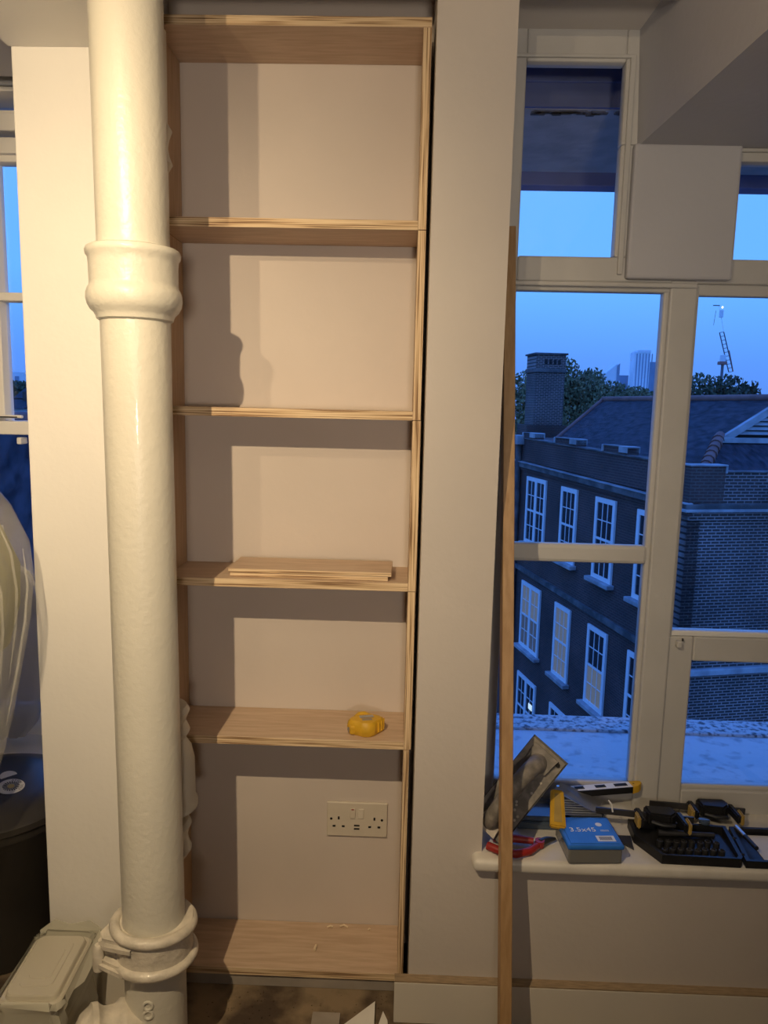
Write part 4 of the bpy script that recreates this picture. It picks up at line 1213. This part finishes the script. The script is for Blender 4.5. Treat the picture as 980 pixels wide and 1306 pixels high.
# red handled pliers under the float
pl = thing('pliers', 'red handled pliers lying open under the plaster float', 'pliers', (0.27, 1.46, SZ))
obj('grip', tube(NB(), [(0.200, 1.462, SZ + 0.010), (0.225, 1.444, SZ + 0.010), (0.255, 1.436, SZ + 0.010), (0.285, 1.447, SZ + 0.010), (0.305, 1.468, SZ + 0.010)], [0.0085, 0.009, 0.0085, 0.008, 0.007], 12), 'red', pl, True)
obj('grip', tube(NB(), [(0.215, 1.492, SZ + 0.010), (0.240, 1.492, SZ + 0.011), (0.270, 1.488, SZ + 0.012), (0.300, 1.482, SZ + 0.012)], [0.0085, 0.009, 0.0085, 0.007], 12), 'red', pl, True)
obj('pivot', lathe(NB(), [(0.010, 0), (0.010, 0.014)], (0.312, 1.478, SZ + 0.003), 16), 'red', pl, True)
obj('jaw', tube(NB(), [(0.312, 1.478, SZ + 0.009), (0.330, 1.492, SZ + 0.009), (0.350, 1.500, SZ + 0.008)], [0.010, 0.008, 0.003], 10), 'dsteel', pl, True)

# drill bit case
bc = thing('bit_case', 'slate blue clear plastic case of drill bits under yellow knife', 'case', (0.375, 1.588, SZ))
obj('tray', B((0.275, 0.475), (1.545, 1.632), (SZ, SZ + 0.018), 0.004), 'slatebox', bc)
obj('lid', B((0.278, 0.472), (1.547, 1.630), (SZ + 0.019, SZ + 0.030), 0.004), 'slatebox', bc)
for k in range(7):
    obj('drill_bit', tube(NB(), [(0.36, 1.556 + k * 0.010, SZ + 0.033), (0.462, 1.556 + k * 0.010, SZ + 0.033)], 0.0026, 8), 'steel', bc, True)

# blue lidded screw box
sb = thing('screw_box', 'blue lidded plastic box of screws at the front of sill', 'box', (0.4135, 1.478, SZ), (0, 0, 0.06))
obj('tray', B((-0.056, 0.056), (-0.052, 0.052), (0.0, 0.034), 0.004), 'clearbox', sb)
lid = obj('lid', B((-0.059, 0.059), (-0.055, 0.055), (0.032, 0.042), 0.004, 3), 'bluelid', sb)
obj('lid_panel', B((-0.051, 0.051), (-0.047, 0.047), (0.041, 0.0432), 0.001), 'bluelid', lid)
text_obj('size_lettering', '3.5x45', 0.021, 'inkw', lid, Matrix.Translation((-0.012, -0.004, 0.0434)), 0.0002)
text_obj('size_lettering', 'mm', 0.012, 'inkw', lid, Matrix.Translation((0.034, -0.004, 0.0434)), 0.0002)
obj('round_mark', lathe(NB(), [(0.007, 0.0430), (0.007, 0.0436)], (0.028, 0.022, 0), 16), 'inkw', lid)
bl_ = obj('barcode_label', B((0.008, 0.046), (-0.040, -0.020), (0.0430, 0.0436)), 'inkw', lid)
for k in range(9):
    obj('barcode_line', B((0.014 + k * 0.003, 0.0155 + k * 0.003), (-0.036, -0.024), (0.0436, 0.0439)), 'ink', bl_)
for k in range(10):
    rr = random.Random(k)
    a_ = (rr.uniform(-0.045, 0.02), rr.uniform(-0.045, -0.03), 0.006 + 0.0025 * k)
    obj('screw', tube(NB(), [a_, (a_[0] + 0.034, a_[1] + 0.004, a_[2])], 0.0018, 6), 'gold', sb)

# filling knife with yellow handle
fk = thing('filling_knife', 'steel filling knife with amber yellow handle beside the float', 'filling knife', (0.372, 1.53, 0.43))
hb_ = [Vector((0.350, 1.488, 0.428)), Vector((0.360, 1.560, 0.474))]
dv = (hb_[1] - hb_[0]).normalized(); sv = Vector((0.97, 0.18, 0.12)); sv = (sv - dv * sv.dot(dv)).normalized(); uv_ = dv.cross(sv)
if uv_.z < 0: uv_ = -uv_
bm = NB()
prism(bm, [hb_[0] - sv * 0.017, hb_[0] + sv * 0.017, hb_[1] + sv * 0.014, hb_[1] - sv * 0.014], uv_ * 0.013)
bmesh.ops.bevel(bm, geom=list(bm.edges), offset=0.003, segments=2, affect='EDGES')
hnd = obj('handle', bm, 'yellow', fk, True)
a0, a1 = hb_[0].lerp(hb_[1], 0.12) + uv_ * 0.0126, hb_[0].lerp(hb_[1], 0.88) + uv_ * 0.0126
obj('handle_inset', prism(NB(), [a0 - sv * 0.0085, a0 + sv * 0.0085, a1 + sv * 0.006, a1 - sv * 0.006], uv_ * 0.001), 'ochre', hnd)
q0 = hb_[1]
obj('blade', prism(NB(), [q0 + Vector((-0.008, 0.0, 0.004)), q0 + Vector((0.016, 0.030, 0.006)), Vector((0.478, 1.600, 0.436)), Vector((0.445, 1.545, 0.436))], (0, 0, 0.0012)), 'steel', fk)
obj('rivet', lathe(NB(), [(0.0035, 0), (0.0035, 0.003)], q0 + Vector((0.004, 0.006, 0.009)), 10), 'steel', fk)

# small spirit level with yellow tip
s0_, s1_ = Vector((0.405, 1.600, 0.447)), Vector((0.556, 1.628, 0.449))
sl = thing('spirit_level', 'short pale spirit level with black slots and yellow tip', 'spirit level', s0_)
dv = (s1_ - s0_).normalized(); sv = Vector((dv.y, -dv.x, 0)).normalized()
def slp(u, v_, h): return s0_ + (s1_ - s0_) * u + sv * v_ + Vector((0, 0, h))
obj('body', prism(NB(), [slp(0, -0.011, 0), slp(0.92, -0.011, 0), slp(0.92, 0.011, 0), slp(0, 0.011, 0)], (0, 0, 0.016)), 'inkw', sl)
obj('side_strip', prism(NB(), [slp(0, 0.0112, 0.001), slp(0.92, 0.0112, 0.001), slp(0.92, 0.013, 0.001), slp(0, 0.013, 0.001)], (0, 0, 0.0145)), 'black', sl)
for (u0, u1) in ((0.04, 0.18), (0.36, 0.52), (0.66, 0.86)):
    obj('slot', prism(NB(), [slp(u0, -0.006, 0.0155), slp(u1, -0.006, 0.0155), slp(u1, 0.005, 0.0155), slp(u0, 0.005, 0.0155)], (0, 0, 0.0012)), 'blackhole', sl)
tp = prism(NB(), [slp(0.92, -0.012, -0.001), slp(1.02, -0.010, 0.001), slp(1.08, -0.004, 0.003), slp(1.08, 0.004, 0.003), slp(1.02, 0.011, 0.001), slp(0.92, 0.0125, -0.001)], (0, 0, 0.017))
obj('yellow_tip', tp, 'yellow', sl)
obj('tip_groove', prism(NB(), [slp(0.95, -0.001, 0.0155), slp(1.07, -0.001, 0.0175), slp(1.07, 0.0012, 0.0175), slp(0.95, 0.0012, 0.0155)], (0, 0, 0.0012)), 'blackhole', sl)

# bar clamps
def clamp(label, p0, p1, hand, group):
    p0, p1 = Vector(p0), Vector(p1)
    c = thing('bar_clamp', label, 'clamp', p0, group=group)
    d_ = (p1 - p0).normalized(); s_ = Vector((d_.y, -d_.x, 0)).normalized() * hand; u_ = Vector((0, 0, 1))
    Lc = (p1 - p0).length
    def cp(u, v_, h): return p0 + d_ * (u * Lc) + s_ * v_ + u_ * h
    obj('bar', prism(NB(), [cp(0, -0.002, -0.007), cp(1, -0.002, -0.007), cp(1, -0.002, 0.007), cp(0, -0.002, 0.007)], s_ * 0.004), 'dsteel', c)
    b1 = prism(NB(), [cp(0.50, -0.016, -0.014), cp(0.78, -0.015, -0.014), cp(0.81, -0.010, -0.010), cp(0.81, 0.012, -0.010), cp(0.74, 0.024, -0.014), cp(0.52, 0.020, -0.014)], u_ * 0.030)
    bmesh.ops.bevel(b1, geom=list(b1.edges), offset=0.004, segments=2, affect='EDGES')
    obj('grip_body', b1, 'black', c, True)
    obj('trigger', tube(NB(), [cp(0.54, 0.026, 0.0), cp(0.64, 0.036, 0.0), cp(0.76, 0.034, 0.0)], 0.005, 8), 'black', c, True)
    for (u, ln) in ((0.82, 0.045), (0.40, 0.040)):
        j = prism(NB(), [cp(u, -0.012, -0.010), cp(u + 0.07, -0.012, -0.010), cp(u + 0.06, ln, -0.008), cp(u + 0.02, ln, -0.008)], u_ * 0.020)
        bmesh.ops.bevel(j, geom=list(j.edges), offset=0.003, segments=2, affect='EDGES')
        jw = obj('jaw', j, 'black', c, True)
        off_ = 0.062 if u > 0.5 else -0.018
        k_ = prism(NB(), [cp(u + off_, ln - 0.030, -0.013), cp(u + off_ + 0.035, ln - 0.030, -0.013), cp(u + off_ + 0.035, ln, -0.013), cp(u + off_, ln, -0.013)], u_ * 0.027)
        bmesh.ops.bevel(k_, geom=list(k_.edges), offset=0.003, segments=2, affect='EDGES')
        obj('pad', k_, 'ochre', jw, True)
    return c
clamp('black bar clamp with ochre pads lying nearest the spirit level', (0.447, 1.552, 0.440), (0.660, 1.545, 0.428), 1, 'bar clamps on the sill')
clamp('black bar clamp with ochre pads lying across the open tool case', (0.590, 1.624, 0.420), (0.805, 1.616, 0.413), 1, 'bar clamps on the sill')
o = obj('cable_tie', tube(NB(), [(0.470, 1.540, 0.470), (0.474, 1.530, 0.466), (0.476, 1.524, 0.452)], 0.0018, 6), 'paper'); tag(o, 'short white loose tie hanging over the bar clamps', 'tie')

# dark triangular scraper blade
o = obj('scraper_blade', prism(NB(), [(0.470, 1.530, SZ + 0.0005), (0.512, 1.480, SZ + 0.0005), (0.520, 1.530, SZ + 0.0005)], (0, 0, 0.003)), 'dsteel'); tag(o, 'dark triangular scraper blade between screw box and tool case', 'scraper')

# open tool case: tray, lid and loose tools
tc_ = thing('tool_case', 'open black plastic socket set case on the right of sill', 'tool case', (0.64, 1.49, SZ))
def frame_box(name, poly, h, wall, parent, m='black', floor=0.004):
    """tray with raised rim from a plan polygon"""
    n = len(poly)
    cxp = sum(p[0] for p in poly) / n; cyp = sum(p[1] for p in poly) / n
    inn = [(cxp + (p[0] - cxp) * wall, cyp + (p[1] - cyp) * wall) for p in poly]
    bm = NB()
    o0 = [bm.verts.new((p[0], p[1], SZ)) for p in poly]
    o1 = [bm.verts.new((p[0], p[1], SZ + h)) for p in poly]
    i1 = [bm.verts.new((p[0], p[1], SZ + h)) for p in inn]
    i0 = [bm.verts.new((p[0], p[1], SZ + floor)) for p in inn]
    bm.faces.new(list(reversed(o0))); bm.faces.new(i0)
    for k in range(n):
        k2 = (k + 1) % n
        bm.faces.new((o0[k], o0[k2], o1[k2], o1[k])); bm.faces.new((o1[k], o1[k2], i1[k2], i1[k])); bm.faces.new((i1[k], i1[k2], i0[k2], i0[k]))
    return obj(name, bm, m, parent)
frame_box('tray', [(0.520, 1.510), (0.556, 1.436), (0.716, 1.432), (0.722, 1.440), (0.735, 1.555), (0.525, 1.570)], 0.020, 0.92, tc_)
frame_box('lid', [(0.726, 1.432), (0.90, 1.430), (0.93, 1.560), (0.745, 1.560)], 0.016, 0.90, tc_)
obj('lid_lining', B((0.775, 0.90), (1.445, 1.545), (SZ + 0.004, SZ + 0.0055)), 'paper', tc_)
for k in range(2):
    obj('hinge', tube(NB(), [(0.719 + 0.010 * k, 1.455 + 0.06 * k, SZ + 0.014), (0.732 + 0.010 * k, 1.455 + 0.06 * k, SZ + 0.014)], 0.004, 8), 'black', tc_, True)
rnd = random.Random(21)
for k in range(16):
    x = 0.570 + (k % 8) * 0.017; y = 1.462 + (k // 8) * 0.030 + rnd.uniform(-0.003, 0.003)
    obj('socket_bit', lathe(NB(), [(0.0062, 0), (0.0066, 0.002), (0.0066, 0.014), (0.0045, 0.015), (0.0045, 0.010)], (x, y, SZ + 0.0045), 12), 'dsteel', tc_, True)
obj('ratchet', tube(NB(), [(0.58, 1.535, SZ + 0.012), (0.64, 1.530, SZ + 0.012), (0.70, 1.528, SZ + 0.013)], [0.010, 0.006, 0.005], 10), 'dsteel', tc_, True)
obj('rib_panel', B((0.690, 0.716), (1.450, 1.540), (SZ + 0.004, SZ + 0.010), 0.002), 'black', tc_)
mk = thing('marker_pen', 'silver and black marker pen lying in lid of tool case', 'pen', (0.757, 1.50, SZ))
obj('barrel', tube(NB(), [(0.757, 1.552, SZ + 0.021), (0.760, 1.515, SZ + 0.021)], 0.0045, 12), 'steel', mk, True)
obj('cap', tube(NB(), [(0.760, 1.515, SZ + 0.021), (0.764, 1.470, SZ + 0.021)], 0.0048, 12), 'black', mk, True)
o = thing('pencil_tin', 'small pinkish oval tin lying on the tool case', 'tin', (0.690, 1.560, SZ + 0.022))
obj('body', lathe(NB(), [(0.010, 0.0), (0.012, 0.001), (0.012, 0.008), (0.010, 0.009)], (0.690, 1.560, SZ + 0.022), 20), 'slatebox', o, True)
